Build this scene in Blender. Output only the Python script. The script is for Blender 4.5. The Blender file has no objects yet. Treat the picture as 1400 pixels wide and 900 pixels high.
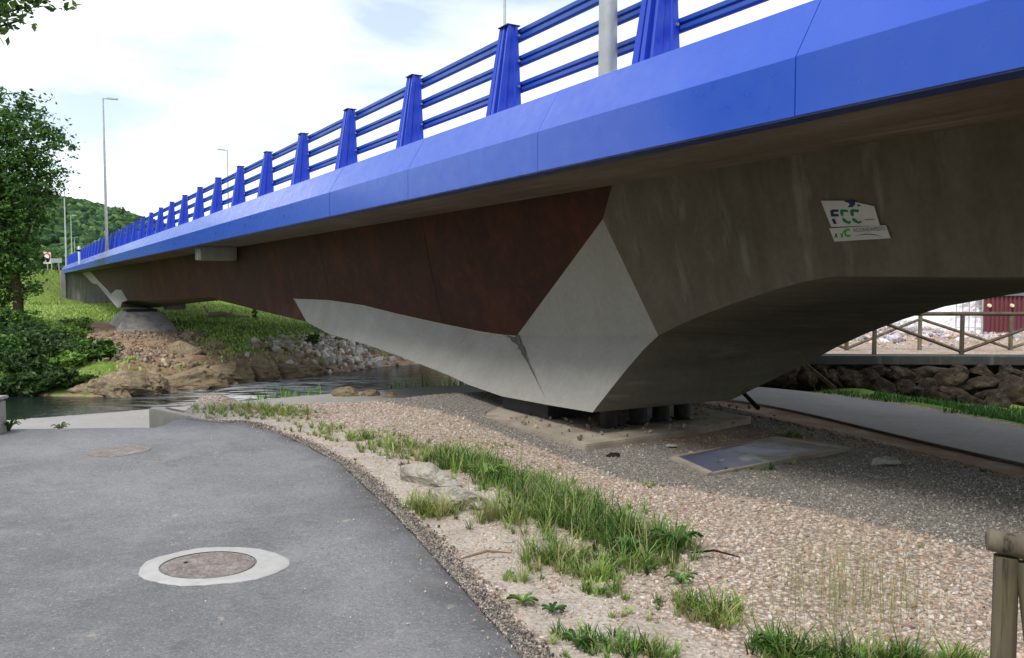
import bpy, bmesh, math, random
import numpy as np
from mathutils import Vector, Matrix, noise as mnoise
random.seed(7); RNG = np.random.default_rng(7)
SC = bpy.context.scene
COL = SC.collection
R = math.radians

# ------------------------------------------------------------------ camera
EYE = 1.75
F = 1135.0                       # focal length in pixels of the 1400 px wide photograph
PITCH = math.atan(62 / F)        # looking slightly down
cam_d = bpy.data.cameras.new('camera')
cam_d.sensor_width = 36; cam_d.lens = F / 1400 * 36
cam_d.clip_start = 0.05; cam_d.clip_end = 6000
cam = bpy.data.objects.new('camera', cam_d); COL.objects.link(cam)
cam.location = (0, 0, EYE); cam.rotation_euler = (math.pi / 2 - PITCH, 0, 0)
SC.camera = cam

# ------------------------------------------------------------------ sky, sun, exposure
SUN_AZ, SUN_EL = R(-150), R(56)  # compass direction the light comes from (0 = straight ahead, + right)
w = bpy.data.worlds.new('World'); SC.world = w; w.use_nodes = True
nt = w.node_tree; nt.nodes.clear()
def wn(t, **k):
    n = nt.nodes.new(t)
    for a, b in k.items(): setattr(n, a, b)
    return n
sky = wn('ShaderNodeTexSky', sky_type='NISHITA', sun_disc=False)
sky.sun_elevation = SUN_EL; sky.sun_rotation = SUN_AZ
tc = wn('ShaderNodeTexCoord')
mp = wn('ShaderNodeMapping'); mp.inputs['Scale'].default_value = (1, 1, 3.2)
nz = wn('ShaderNodeTexNoise'); nz.inputs['Scale'].default_value = 2.6; nz.inputs['Detail'].default_value = 7
nz.inputs['Roughness'].default_value = .52; nz.inputs['Distortion'].default_value = .25
rp = wn('ShaderNodeValToRGB'); rp.color_ramp.elements[0].position = .40; rp.color_ramp.elements[1].position = .70
rp.color_ramp.elements[0].color = (.26, .26, .26, 1)
bg1 = wn('ShaderNodeBackground'); bg1.inputs['Strength'].default_value = .13
bg2 = wn('ShaderNodeBackground'); bg2.inputs['Color'].default_value = (1, 1, 1.0, 1); bg2.inputs['Strength'].default_value = 1.05
mx = wn('ShaderNodeMixShader'); wo = wn('ShaderNodeOutputWorld')
L_ = nt.links.new
L_(tc.outputs['Generated'], mp.inputs['Vector']); L_(mp.outputs['Vector'], nz.inputs['Vector'])
L_(nz.outputs['Fac'], rp.inputs['Fac']); L_(rp.outputs['Color'], mx.inputs['Fac'])
L_(sky.outputs['Color'], bg1.inputs['Color']); L_(bg1.outputs[0], mx.inputs[1]); L_(bg2.outputs[0], mx.inputs[2])
L_(mx.outputs[0], wo.inputs['Surface'])
sun_d = bpy.data.lights.new('sun', 'SUN'); sun_d.energy = 1.5; sun_d.angle = R(14); sun_d.color = (1, .95, .87)
sun = bpy.data.objects.new('sun', sun_d); COL.objects.link(sun)
sd = Vector((math.sin(SUN_AZ) * math.cos(SUN_EL), math.cos(SUN_AZ) * math.cos(SUN_EL), math.sin(SUN_EL)))
sun.rotation_euler = sd.to_track_quat('Z', 'Y').to_euler()
SC.view_settings.view_transform = 'Standard'; SC.view_settings.look = 'None'
SC.view_settings.exposure = 0.62; SC.view_settings.gamma = 1.0

# ------------------------------------------------------------------ geometry of the view -> places in the world
CP, SP = math.cos(PITCH), math.sin(PITCH)
def ray(x, y):
    a, b = (x - 700) / F, (450 - y) / F
    return np.array([a, CP + b * SP, -SP + b * CP])
def at_z(x, y, z):
    d = ray(x, y); t = (z - EYE) / d[2]; return Vector((d[0] * t, d[1] * t, z))
def at_Y(x, y, Y):
    d = ray(x, y); t = Y / d[1]; return Vector((d[0] * t, Y, EYE + d[2] * t))
TH = math.atan((700 - 20) * CP / F)     # heading of the bridge, to the left of straight ahead
CT, ST = math.cos(TH), math.sin(TH)
def at_L(x, y, L):                      # point on the vertical plane at offset L beside the bridge axis direction -> (L, s, z)
    d = ray(x, y); t = L / (d[0] * CT + d[1] * ST)
    return (L, (d[1] * CT - d[0] * ST) * t, EYE + d[2] * t)
def Ls(X, Y): return X * CT + Y * ST, Y * CT - X * ST
def XY(L, s): return L * CT - s * ST, L * ST + s * CT

# ------------------------------------------------------------------ numpy noise
def _hash(ix, iy, seed):
    n = (ix.astype(np.int64) * 374761393 + iy.astype(np.int64) * 668265263 + seed * 1442695041) & 0xffffffff
    n = ((n ^ (n >> 13)) * 1274126177) & 0xffffffff
    return ((n ^ (n >> 16)) & 0xffff) / 65535.0
def vnoise(x, y, seed=0):
    x = np.asarray(x, float); y = np.asarray(y, float)
    ix, iy = np.floor(x), np.floor(y); fx, fy = x - ix, y - iy
    u, v = fx * fx * (3 - 2 * fx), fy * fy * (3 - 2 * fy)
    a, b = _hash(ix, iy, seed), _hash(ix + 1, iy, seed); c, d = _hash(ix, iy + 1, seed), _hash(ix + 1, iy + 1, seed)
    return (a * (1 - u) + b * u) * (1 - v) + (c * (1 - u) + d * u) * v
def fbm(x, y, o=4, seed=0):
    r, a, t = 0, .5, 0
    for i in range(o):
        r = r + a * vnoise(np.asarray(x) * 2 ** i, np.asarray(y) * 2 ** i, seed + i); t += a; a *= .5
    return r / t
def sstep(a, b, x):
    t = np.clip((np.asarray(x, float) - a) / (b - a), 0, 1); return t * t * (3 - 2 * t)

# ------------------------------------------------------------------ mesh helpers
def mesh_np(name, V, Fc, smooth=False, attrs=None):
    V = np.asarray(V, np.float32); me = bpy.data.meshes.new(name)
    me.vertices.add(len(V)); me.vertices.foreach_set('co', V.ravel())
    groups = Fc if isinstance(Fc, list) else [Fc]
    groups = [np.asarray(g, np.int32) for g in groups if len(g)]
    loops = np.concatenate([g.ravel() for g in groups]); tot = np.concatenate([np.full(len(g), g.shape[1], np.int32) for g in groups])
    start = np.concatenate([[0], np.cumsum(tot)[:-1]]).astype(np.int32)
    me.loops.add(len(loops)); me.loops.foreach_set('vertex_index', loops)
    me.polygons.add(len(tot)); me.polygons.foreach_set('loop_start', start); me.polygons.foreach_set('loop_total', tot)
    me.update(calc_edges=True)
    me.polygons.foreach_set('use_smooth', np.full(len(tot), smooth))
    for k, A in (attrs or {}).items():
        at = me.attributes.new(k, 'FLOAT_COLOR', 'POINT'); A = np.asarray(A, np.float32)
        if A.shape[1] == 3: A = np.concatenate([A, np.ones((len(A), 1), np.float32)], 1)
        at.data.foreach_set('color', A.ravel())
    me.validate(); return me
def link(name, me, mat=None, parent=None, loc=None):
    o = bpy.data.objects.new(name, me); COL.objects.link(o)
    if me is not None and mat is not None and not me.materials:
        for m in (mat if isinstance(mat, (list, tuple)) else [mat]): me.materials.append(m)
    if parent: o.parent = parent
    if loc is not None: o.location = loc
    return o
def tag(o, label=None, cat=None, group=None, kind=None):
    for k, v in (('label', label), ('category', cat), ('group', group), ('kind', kind)):
        if v: o[k] = v
    return o
def thing(name, label, cat, loc=(0, 0, 0), rz=0, group=None):
    o = bpy.data.objects.new(name, None); COL.objects.link(o); o.location = loc; o.rotation_euler = (0, 0, rz)
    o.empty_display_size = .2
    return tag(o, label, cat, group)
def copy_tree(o, parent=None):
    c = o.copy(); COL.objects.link(c); c.parent = parent
    for ch in list(o.children): copy_tree(ch, c)
    return c
class MB:
    def __init__(s): s.V = []; s.F = []
    def add(s, V, Fs):
        n = len(s.V); s.V += [tuple(v) for v in V]; s.F += [tuple(i + n for i in f) for f in Fs]; return s
    def box(s, x0, x1, y0, y1, z0, z1):
        V = [(x, y, z) for z in (z0, z1) for y in (y0, y1) for x in (x0, x1)]
        return s.add(V, [(0, 2, 3, 1), (4, 5, 7, 6), (0, 1, 5, 4), (2, 6, 7, 3), (0, 4, 6, 2), (1, 3, 7, 5)])
    def tube(s, a, b, r0, r1=None, n=10, cap=True, wob=0):
        a, b = Vector(a), Vector(b); r1 = r0 if r1 is None else r1
        d = (b - a).normalized(); u = d.orthogonal().normalized(); v = d.cross(u)
        V = []
        for p, r in ((a, r0), (b, r1)):
            for i in range(n):
                t = 2 * math.pi * i / n; rr = r * (1 + wob * math.sin(3 * t + p.x * 9)); V.append(p + (u * math.cos(t) + v * math.sin(t)) * rr)
        Fs = [(i, (i + 1) % n, n + (i + 1) % n, n + i) for i in range(n)]
        if cap: Fs += [tuple(range(n))[::-1], tuple(range(n, 2 * n))]
        return s.add(V, Fs)
    def path(s, pts, rad, n=8):
        pts = [Vector(p) for p in pts]; V = []; Fs = []
        for k, p in enumerate(pts):
            d = (pts[min(k + 1, len(pts) - 1)] - pts[max(k - 1, 0)]).normalized()
            u = d.cross(Vector((.31, .17, .93))).normalized(); v = d.cross(u)
            for i in range(n):
                t = 2 * math.pi * i / n; V.append(p + (u * math.cos(t) + v * math.sin(t)) * rad[k])
        for k in range(len(pts) - 1):
            for i in range(n):
                Fs.append((k * n + i, k * n + (i + 1) % n, (k + 1) * n + (i + 1) % n, (k + 1) * n + i))
        Fs += [tuple(range(n))[::-1], tuple(range((len(pts) - 1) * n, len(pts) * n))]
        return s.add(V, Fs)
    def prism(s, poly, f0, f1):           # poly of 2D points, f0/f1 map a point to the two end faces
        n = len(poly); V = [f0(p) for p in poly] + [f1(p) for p in poly]
        Fs = [(i, (i + 1) % n, n + (i + 1) % n, n + i) for i in range(n)] + [tuple(range(n))[::-1], tuple(range(n, 2 * n))]
        return s.add(V, Fs)
    def mesh(s, name, smooth=False, bevel=0, recalc=True):
        me = bpy.data.meshes.new(name); me.from_pydata(s.V, [], s.F)
        bm = bmesh.new(); bm.from_mesh(me)
        if recalc: bmesh.ops.recalc_face_normals(bm, faces=bm.faces)
        if bevel: bmesh.ops.bevel(bm, geom=[e for e in bm.edges if e.is_manifold and e.calc_face_angle(0) > .5], offset=bevel, segments=2, affect='EDGES')
        bm.to_mesh(me); bm.free()
        if smooth:
            me.polygons.foreach_set('use_smooth', [True] * len(me.polygons))
            if hasattr(me, 'set_sharp_from_angle'): me.set_sharp_from_angle(angle=R(40))
        return me
    def build(s, name, mat, parent=None, loc=None, **k):
        return link(name, s.mesh(name, **k), mat, parent, loc)

# ------------------------------------------------------------------ materials
def rgb(h): 
    c = [int(h[i:i + 2], 16) / 255 for i in (0, 2, 4)]
    return tuple(x / 12.92 if x <= .04045 else ((x + .055) / 1.055) ** 2.4 for x in c) + (1,)
class Mat:
    def __init__(s, name, rough=.8, spec=.3, metal=0):
        s.m = bpy.data.materials.new(name); s.m.use_nodes = True; s.nt = s.m.node_tree
        s.b = s.nt.nodes['Principled BSDF']; s.b.inputs['Roughness'].default_value = rough
        s.b.inputs['Specular IOR Level'].default_value = spec; s.b.inputs['Metallic'].default_value = metal
        s.tc = s.n('ShaderNodeTexCoord'); s.geo = None
    def n(s, t, **k):
        n = s.nt.nodes.new(t)
        for a, b in k.items(): setattr(n, a, b)
        return n
    def l(s, a, b): s.nt.links.new(a, b)
    def co(s, scale=(1, 1, 1), src='Object', rot=(0, 0, 0)):
        m = s.n('ShaderNodeMapping'); m.inputs['Scale'].default_value = scale; m.inputs['Rotation'].default_value = rot
        s.l(s.tc.outputs[src], m.inputs['Vector']); return m.outputs['Vector']
    def noise(s, sc, det=5, rough=.55, co=None, dist=0):
        n = s.n('ShaderNodeTexNoise'); n.inputs['Scale'].default_value = sc; n.inputs['Detail'].default_value = det
        n.inputs['Roughness'].default_value = rough; n.inputs['Distortion'].default_value = dist
        s.l(co if co is not None else s.tc.outputs['Object'], n.inputs['Vector']); return n.outputs['Fac']
    def voro(s, sc, co=None, out='Distance', feat='F1'):
        n = s.n('ShaderNodeTexVoronoi', feature=feat); n.inputs['Scale'].default_value = sc
        s.l(co if co is not None else s.tc.outputs['Object'], n.inputs['Vector']); return n.outputs[out]
    def ramp(s, f, stops):
        r = s.n('ShaderNodeValToRGB'); e = r.color_ramp.elements
        while len(e) < len(stops): e.new(.5)
        for i, (p, c) in enumerate(stops):
            e[i].position = p; e[i].color = c if isinstance(c, tuple) else (c, c, c, 1)
        s.l(f, r.inputs['Fac']); return r.outputs['Color']
    def mix(s, f, a, b, mode='MIX'):
        m = s.n('ShaderNodeMix', data_type='RGBA', blend_type=mode)
        for sock, v in ((m.inputs[0], f), (m.inputs[6], a), (m.inputs[7], b)):
            if isinstance(v, (int, float)): sock.default_value = v
            elif isinstance(v, tuple): sock.default_value = v
            else: s.l(v, sock)
        return m.outputs[2]
    def math(s, op, a, b=0):
        m = s.n('ShaderNodeMath', operation=op)
        for i, v in ((0, a), (1, b)):
            if isinstance(v, (int, float)): m.inputs[i].default_value = v
            else: s.l(v, m.inputs[i])
        return m.outputs[0]
    def attr(s, name):
        a = s.n('ShaderNodeAttribute'); a.attribute_name = name; return a
    def col(s, c):
        if isinstance(c, tuple): s.b.inputs['Base Color'].default_value = c
        else: s.l(c, s.b.inputs['Base Color'])
        return s
    def rough(s, r): s.l(r, s.b.inputs['Roughness']); return s
    def bump(s, h, strength=.3, dist=.02, prev=None):
        b = s.n('ShaderNodeBump'); b.inputs['Strength'].default_value = strength; b.inputs['Distance'].default_value = dist
        s.l(h, b.inputs['Height'])
        if prev: s.l(prev, b.inputs['Normal'])
        s.l(b.outputs['Normal'], s.b.inputs['Normal']); return b.outputs['Normal']
def g(v, t=(1, 1, 1)): return (v * t[0], v * t[1], v * t[2], 1)
def simple(name, c, rough=.7, var=.25, sc=6, spec=.3, metal=0, bump=.15):
    m = Mat(name, rough, spec, metal); f = m.noise(sc, 6)
    dark = tuple(x * (1 - var) for x in c[:3]) + (1,); lite = tuple(min(1, x * (1 + var)) for x in c[:3]) + (1,)
    m.col(m.ramp(f, [(.3, dark), (.7, lite)]))
    if bump: m.bump(m.noise(sc * 9, 4), bump, .01)
    return m.m
def concrete(name, c1, c2, stain=None, streak=(1, 1, .12), ssc=3.0, amt=.6, boards=False):
    m = Mat(name, .85, .2)
    f = m.noise(.9, 7, .6); base = m.ramp(f, [(.3, c1), (.7, c2)])
    fine = m.noise(14, 5, .7); base = m.mix(.35, base, m.ramp(fine, [(.25, .3), (.75, .75)]), 'SOFT_LIGHT')
    if stain:
        st = m.noise(ssc, 5, .6, m.co(streak)); big = m.noise(.45, 3)
        k = m.math('MULTIPLY', m.ramp(st, [(.42, 0.0), (.68, 1.0)]), m.ramp(big, [(.35, 0.1), (.6, 1.0)]))
        base = m.mix(m.math('MULTIPLY', k, amt), base, stain)
        lt = m.noise(ssc * 1.7, 4, .5, m.co(streak)); base = m.mix(m.math('MULTIPLY', m.ramp(lt, [(.6, 0.0), (.74, 1.0)]), .2), base, g(.42, (1, .97, .9)))
    if boards:
        sx = m.n('ShaderNodeSeparateXYZ'); m.l(m.tc.outputs['Object'], sx.inputs[0]); fr = m.math('FRACT', m.math('MULTIPLY', sx.outputs[0 if boards == 'x' else 1], 3.3))
        ln = m.ramp(fr, [(0, 1.0), (.06, 0.0), (.94, 0.0), (1, 1.0)]); base = m.mix(m.math('MULTIPLY', ln, m.ramp(m.noise(1.5, 4), [(.35, .05), (.65, .35)])), base, g(.04))
    pits = m.voro(38); base = m.mix(m.ramp(pits, [(.03, .5), (.07, 0.0)]), base, g(.05))
    m.col(base)
    h = m.noise(30, 4, .6)
    p = m.bump(h, .25, .006); m.bump(m.noise(1.2, 3), .2, .05, p)
    return m.m
M = {}
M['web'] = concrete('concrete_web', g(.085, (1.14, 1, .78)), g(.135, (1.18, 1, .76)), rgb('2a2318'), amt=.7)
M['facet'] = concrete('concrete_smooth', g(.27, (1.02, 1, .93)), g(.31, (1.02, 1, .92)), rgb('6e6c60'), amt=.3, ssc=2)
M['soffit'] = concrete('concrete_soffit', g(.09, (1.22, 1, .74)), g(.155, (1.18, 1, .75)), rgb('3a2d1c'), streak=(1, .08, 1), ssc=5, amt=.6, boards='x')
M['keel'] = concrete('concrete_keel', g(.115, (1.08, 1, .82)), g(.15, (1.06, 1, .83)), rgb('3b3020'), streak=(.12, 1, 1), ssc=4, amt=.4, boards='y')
M['footing'] = concrete('concrete_footing', g(.27, (1.14, 1, .8)), g(.38, (1.12, 1, .82)), rgb('5a4836'), streak=(1, 1, 1), ssc=3, amt=.6)
M['abut'] = concrete('concrete_abutment', g(.24, (1, .98, .93)), g(.38, (1, .98, .93)), rgb('554f45'), amt=.6)
M['kerb'] = concrete('concrete_kerb', g(.36, (1.05, 1, .88)), g(.5, (1.05, 1, .9)), rgb('7a6a50'), amt=.5)
M['coping'] = concrete('concrete_coping', g(.045, (.92, 1, .9)), g(.08, (.95, 1, .92)), rgb('39403a'), amt=.5)
def corten():
    m = Mat('weathering_steel', .75, .25)
    a = m.ramp(m.noise(.8, 8, .65), [(.3, rgb('2b130b')), (.5, rgb('35190f')), (.72, rgb('4b2514'))])
    a = m.mix(m.math('MULTIPLY', m.ramp(m.noise(5, 6, .7), [(.5, 0.0), (.75, 1.0)]), .45), a, rgb('69331a'))
    s = m.noise(3, 4, .5, m.co((1, 1, .1))); a = m.mix(m.math('MULTIPLY', m.ramp(s, [(.5, 0.0), (.7, 1.0)]), .4), a, rgb('1a0c08'))
    m.col(a); m.bump(m.noise(40, 4, .7), .2, .004); return m.m
M['steel'] = corten()
def bluepaint(name, c, c2, rough=.32):
    m = Mat(name, rough, .5)
    a = m.ramp(m.noise(.5, 4), [(.3, c), (.7, c2)])
    d = m.noise(4, 7, .7, m.co((1, 1, .25))); a = m.mix(m.math('MULTIPLY', m.ramp(d, [(.45, 0.0), (.8, 1.0)]), .22), a, rgb('3f62b4'))
    m.col(a); m.rough(m.ramp(m.noise(7, 5), [(.3, rough * .8), (.7, rough * 1.4)]))
    m.bump(m.noise(1.1, 3), .06, .03)
    if 'panel_paint' in name: m.b.inputs['Coat Weight'].default_value = .35; m.b.inputs['Coat Roughness'].default_value = .12
    return m.m
M['blue'] = bluepaint('blue_painted_steel', rgb('1f41c0'), rgb('2b52d2'))
M['rail_blue'] = bluepaint('blue_rail_paint', rgb('2b55ae'), rgb('3562bd'), .35)
M['blue_panel'] = bluepaint('blue_panel_paint', rgb('124cc2'), rgb('1857cf'), .3)
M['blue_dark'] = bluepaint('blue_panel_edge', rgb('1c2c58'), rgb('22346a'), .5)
M['gap'] = simple('joint_seal', g(.02), .9)
M['galv'] = simple('galvanised_steel', g(.52, (.96, 1, 1.02)), .5, .12, 5, .5, .35)
M['bolt'] = simple('bolt_zinc', g(.6), .4, .1, 9, .5, .6)
M['rubber'] = simple('black_rubber', g(.022), .55, .3, 12)
M['black'] = simple('black_block', g(.03), .7, .3, 5)
M['bark'] = simple('bark', rgb('4a4034'), .9, .4, 7, .1, 0, .6)
M['rod'] = simple('stake_wood', rgb('8a7562'), .9, .3, 9, .1, 0, .3)
M['darkrod'] = simple('dark_wood', rgb('2c2622'), .9, .3, 9, .1)
def logwood():
    m = Mat('weathered_log', .9, .1)
    a = m.ramp(m.noise(1, 6, .6, m.co((6, 6, .8))), [(.3, rgb('453f35')), (.55, rgb('766f60')), (.75, rgb('918a78'))])
    a = m.mix(m.math('MULTIPLY', m.ramp(m.noise(3, 5), [(.5, 0.0), (.7, 1.0)]), .5), a, rgb('7f7a4a'))
    cr = m.noise(1, 4, .6, m.co((22, 22, 1.2))); a = m.mix(m.ramp(cr, [(.34, .8), (.42, 0.0)]), a, rgb('2d2820'))
    m.col(a); m.bump(cr, .7, .01); return m.m
M['log'] = logwood()
M['rail_wood'] = simple('fence_wood', rgb('5d5346'), .9, .3, 4, .1, 0, .3)
def asphalt(name, lo, hi, tintc=(.99, 1, 1.02), coarse=1.0):
    m = Mat(name, .85, .25)
    mid = (lo + hi) / 2
    a = m.ramp(m.noise(.38, 6, .6, dist=.4), [(.32, g(lo, tintc)), (.5, g(mid, tintc)), (.66, g(hi, tintc))])
    for sc, amt in ((75, .3), (170, .45)):
        v = m.voro(sc, out='Color'); sp = m.n('ShaderNodeSeparateColor'); m.l(v, sp.inputs[0])
        a = m.mix(amt * coarse, a, m.ramp(sp.outputs[0], [(0, .22), (.4, .46), (.85, .56), (1, .98)]), 'OVERLAY')
    a = m.mix(m.math('MULTIPLY', m.ramp(m.noise(2.6, 7, .75), [(.5, 0.0), (.7, 1.0)]), .35), a, g(hi * 1.25, (1.04, 1, .93)))
    a = m.mix(m.math('MULTIPLY', m.ramp(m.noise(5.5, 6, .7), [(.56, 0.0), (.7, 1.0)]), .35), a, g(lo * .6))
    a = m.mix(m.math('MULTIPLY', m.ramp(m.noise(7, 3, .5), [(.70, 0.0), (.74, 1.0)]), .5), a, g(hi * 1.5, (1.1, 1, .8)))
    if name == 'asphalt': a = m.mix(m.math('MULTIPLY', m.attr('tar').outputs['Fac'], m.ramp(m.noise(3, 5, .6), [(.3, .3), (.7, 1.0)])), a, g(.07))
    m.col(a); m.bump(m.noise(110, 3, .7), .5, .006, m.bump(m.noise(3, 4, .6), .25, .02)); return m.m
M['asphalt'] = asphalt('asphalt', .145, .27)
M['path'] = asphalt('path_concrete', .30, .38, (1.04, 1, .93), .4)
def ground_mat():
    m = Mat('ground_surface', .95, .1)
    at = m.attr('zone'); sp = m.n('ShaderNodeSeparateColor'); m.l(at.outputs['Color'], sp.inputs[0])
    grey, grass, soil = sp.outputs[0], sp.outputs[1], sp.outputs[2]
    def stones(sc, stops):
        v = m.voro(sc, out='Color'); s2 = m.n('ShaderNodeSeparateColor'); m.l(v, s2.inputs[0])
        d = m.voro(sc); c = m.ramp(s2.outputs[0], stops)
        return m.mix(m.ramp(d, [(.35, 0.0), (.6, .55)]), c, g(.06, (1.1, 1, .9)))
    pink = stones(34, [(0, rgb('a59483')), (.35, rgb('bfab9a')), (.7, rgb('cfbeaf')), (1, rgb('dfd5ca'))])
    gry = stones(60, [(0, rgb('6a6762')), (.4, rgb('8d8880')), (.75, rgb('a39d94')), (1, rgb('bab4aa'))])
    grs = m.ramp(m.noise(2.5, 7, .7), [(.3, rgb('526a30')), (.5, rgb('708a40')), (.75, rgb('929c64'))])
    grs = m.mix(m.math('MULTIPLY', m.ramp(m.noise(.35, 5, .6), [(.45, 0.0), (.65, 1.0)]), .5), grs, rgb('7a7d46'))
    sol = m.ramp(m.noise(1.6, 8, .7), [(.25, rgb('705844')), (.5, rgb('9c826c')), (.75, rgb('beb09c'))])
    nb = m.math('MULTIPLY', m.math('SUBTRACT', m.noise(1.8, 5, .65), .5), 1.1)
    def w(x): return m.ramp(m.math('ADD', x, nb), [(.4, 0.0), (.6, 1.0)])
    c = m.mix(w(grey), pink, gry); c = m.mix(w(soil), c, sol); c = m.mix(w(grass), c, grs)
    sand = m.alpha = at.outputs['Alpha']
    c = m.mix(w(m.math('SUBTRACT', 1.0, sand)), c, m.mix(m.math('MULTIPLY', m.ramp(m.noise(3.5, 6, .7), [(.45, 0.0), (.65, 1.0)]), .6), m.ramp(m.noise(40, 4, .7), [(.3, rgb('9a8f82')), (.7, rgb('cfc6ba'))]), m.ramp(m.noise(30, 4, .7), [(.3, rgb('71665a')), (.7, rgb('a39684'))])))
    m.col(c); m.bump(m.voro(34), .5, .02, m.bump(m.noise(9, 6, .7), .4, .04)); return m.m
M['ground'] = ground_mat()
def tinted(name, rough=.9, mulv=1.0, sc=30, spec=.1, trans=0):
    m = Mat(name, rough, spec); a = m.attr('tint')
    f = m.noise(sc, 4); c = m.mix(.5, a.outputs['Color'], m.ramp(f, [(.3, .3), (.7, .7)]), 'SOFT_LIGHT'); m.col(c)
    if trans:
        t = m.n('ShaderNodeBsdfTranslucent'); m.l(c, t.inputs['Color']); ms = m.n('ShaderNodeMixShader'); ms.inputs[0].default_value = trans
        out = m.nt.nodes['Material Output']; m.l(m.b.outputs[0], ms.inputs[1]); m.l(t.outputs[0], ms.inputs[2]); m.l(ms.outputs[0], out.inputs['Surface'])
    return m.m
M['stone'] = tinted('gravel_stone', .9)
M['blade'] = tinted('grass_blade', .6, trans=.3, spec=.3, sc=3)
M['leaf'] = tinted('leaf', .55, trans=.3, spec=.35, sc=3)
M['forest'] = tinted('forest', .95, sc=.6, spec=.05)
def rockmat(name, stops, moss=.4):
    m = Mat(name, .92, .15)
    a = m.ramp(m.noise(2.2, 8, .7), stops)
    a = m.mix(m.math('MULTIPLY', m.ramp(m.noise(1.1, 5, .6), [(.5, 0.0), (.62, 1.0)]), moss), a, rgb('4f5330'))
    ck = m.ramp(m.noise(1.3, 5, .6, m.co((1, 1, 2.4)), dist=.8), [(.475, 0.0), (.5, 1.0), (.525, 0.0)]); a = m.mix(m.math('MULTIPLY', ck, .5), a, rgb('2a231c'))
    m.col(a); m.bump(m.noise(5, 7, .75), .9, .12); return m.m
M['rock'] = rockmat('bank_rock', [(.25, rgb('5e5244')), (.5, rgb('a08e76')), (.75, rgb('cfbd9f'))])
M['wallrock'] = rockmat('wall_boulder', [(.25, rgb('231e19')), (.5, rgb('463d34')), (.78, rgb('837668'))], .35)
M['pale_rock'] = rockmat('pale_rock', [(.25, rgb('a39a8b')), (.5, rgb('c9c3b6')), (.75, rgb('dcd8cc'))], .05)
def water():
    m = Mat('river_water', .08, .5); m.b.inputs['IOR'].default_value = 1.33
    at = m.attr('foam'); sp = m.n('ShaderNodeSeparateColor'); m.l(at.outputs['Color'], sp.inputs[0])
    fo = m.math('MULTIPLY', sp.outputs[0], m.ramp(m.noise(1.5, 7, .7, m.co((.6, 2.2, 1), rot=(0, 0, -TH))), [(.47, 0.0), (.56, 1.0)]))
    m.col(m.mix(fo, m.ramp(m.noise(.25, 4), [(.3, rgb('161e1a')), (.7, rgb('24302a'))]), g(.85, (.97, 1, 1.02))))
    m.rough(m.ramp(fo, [(0, .07), (1, .6)]))
    m.bump(m.noise(1.6, 5, .6, m.co((1, 1.6, 1))), .35, .1, m.bump(m.noise(9, 3, .6), .2, .03)); return m.m
M['water'] = water()
M['white'] = simple('white_paint', g(.8), .5, .05)
M['red'] = simple('red_paint', rgb('c0262c'), .5, .1)
M['signback'] = simple('grey_sign', rgb('8fa0a4'), .6, .1)
M['navy'] = simple('navy_print', rgb('10204e'), .6, .05, bump=0)
M['greenp'] = simple('green_print', rgb('0b6a3c'), .6, .05, bump=0)
M['green2'] = simple('bright_green_print', rgb('2f9a34'), .6, .05, bump=0)
M['greyp'] = simple('grey_print', rgb('555a60'), .6, .05, bump=0)
M['maroon'] = simple('maroon_sheet', rgb('6e3c44'), .6, .1, 2)
M['roofgrey'] = simple('grey_roof', rgb('6d7274'), .7, .1)
M['cream'] = simple('cream_light', rgb('f0dfb4'), .6, .05)
M['signwhite'] = simple('sign_white', g(.45), .6, .06)
M['plastic'] = simple('white_sheeting', g(.8, (1, .98, 1)), .6, .12, 2, bump=.5)
def ironmat():
    m = Mat('manhole_iron', .7, .3, .2)
    a = m.ramp(m.noise(9, 6, .7), [(.3, rgb('756c66')), (.5, rgb('8d847d')), (.7, rgb('aaa098'))]); k = m.ramp(m.voro(24, feat='DISTANCE_TO_EDGE'), [(0, .35), (.12, .55)]); a = m.mix(.8, a, k, 'OVERLAY'); m.col(a); m.bump(k, .9, .012); return m.m
M['iron'] = ironmat()
M['ring'] = concrete('manhole_collar', g(.4, (1, 1, .95)), g(.56, (1, 1, .96)), rgb('8b877d'), streak=(1, 1, 1), amt=.5)
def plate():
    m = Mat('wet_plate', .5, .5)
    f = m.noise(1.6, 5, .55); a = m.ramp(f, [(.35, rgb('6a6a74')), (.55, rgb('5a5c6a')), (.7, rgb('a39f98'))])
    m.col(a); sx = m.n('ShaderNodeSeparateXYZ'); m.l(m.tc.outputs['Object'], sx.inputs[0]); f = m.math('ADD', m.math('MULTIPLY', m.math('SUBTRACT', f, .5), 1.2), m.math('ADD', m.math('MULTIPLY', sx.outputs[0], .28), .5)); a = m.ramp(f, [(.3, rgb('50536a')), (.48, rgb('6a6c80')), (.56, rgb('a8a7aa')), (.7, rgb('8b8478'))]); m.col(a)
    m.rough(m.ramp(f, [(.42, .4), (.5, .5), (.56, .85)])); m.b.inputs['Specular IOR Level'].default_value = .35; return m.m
M['plate'] = plate()

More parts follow.
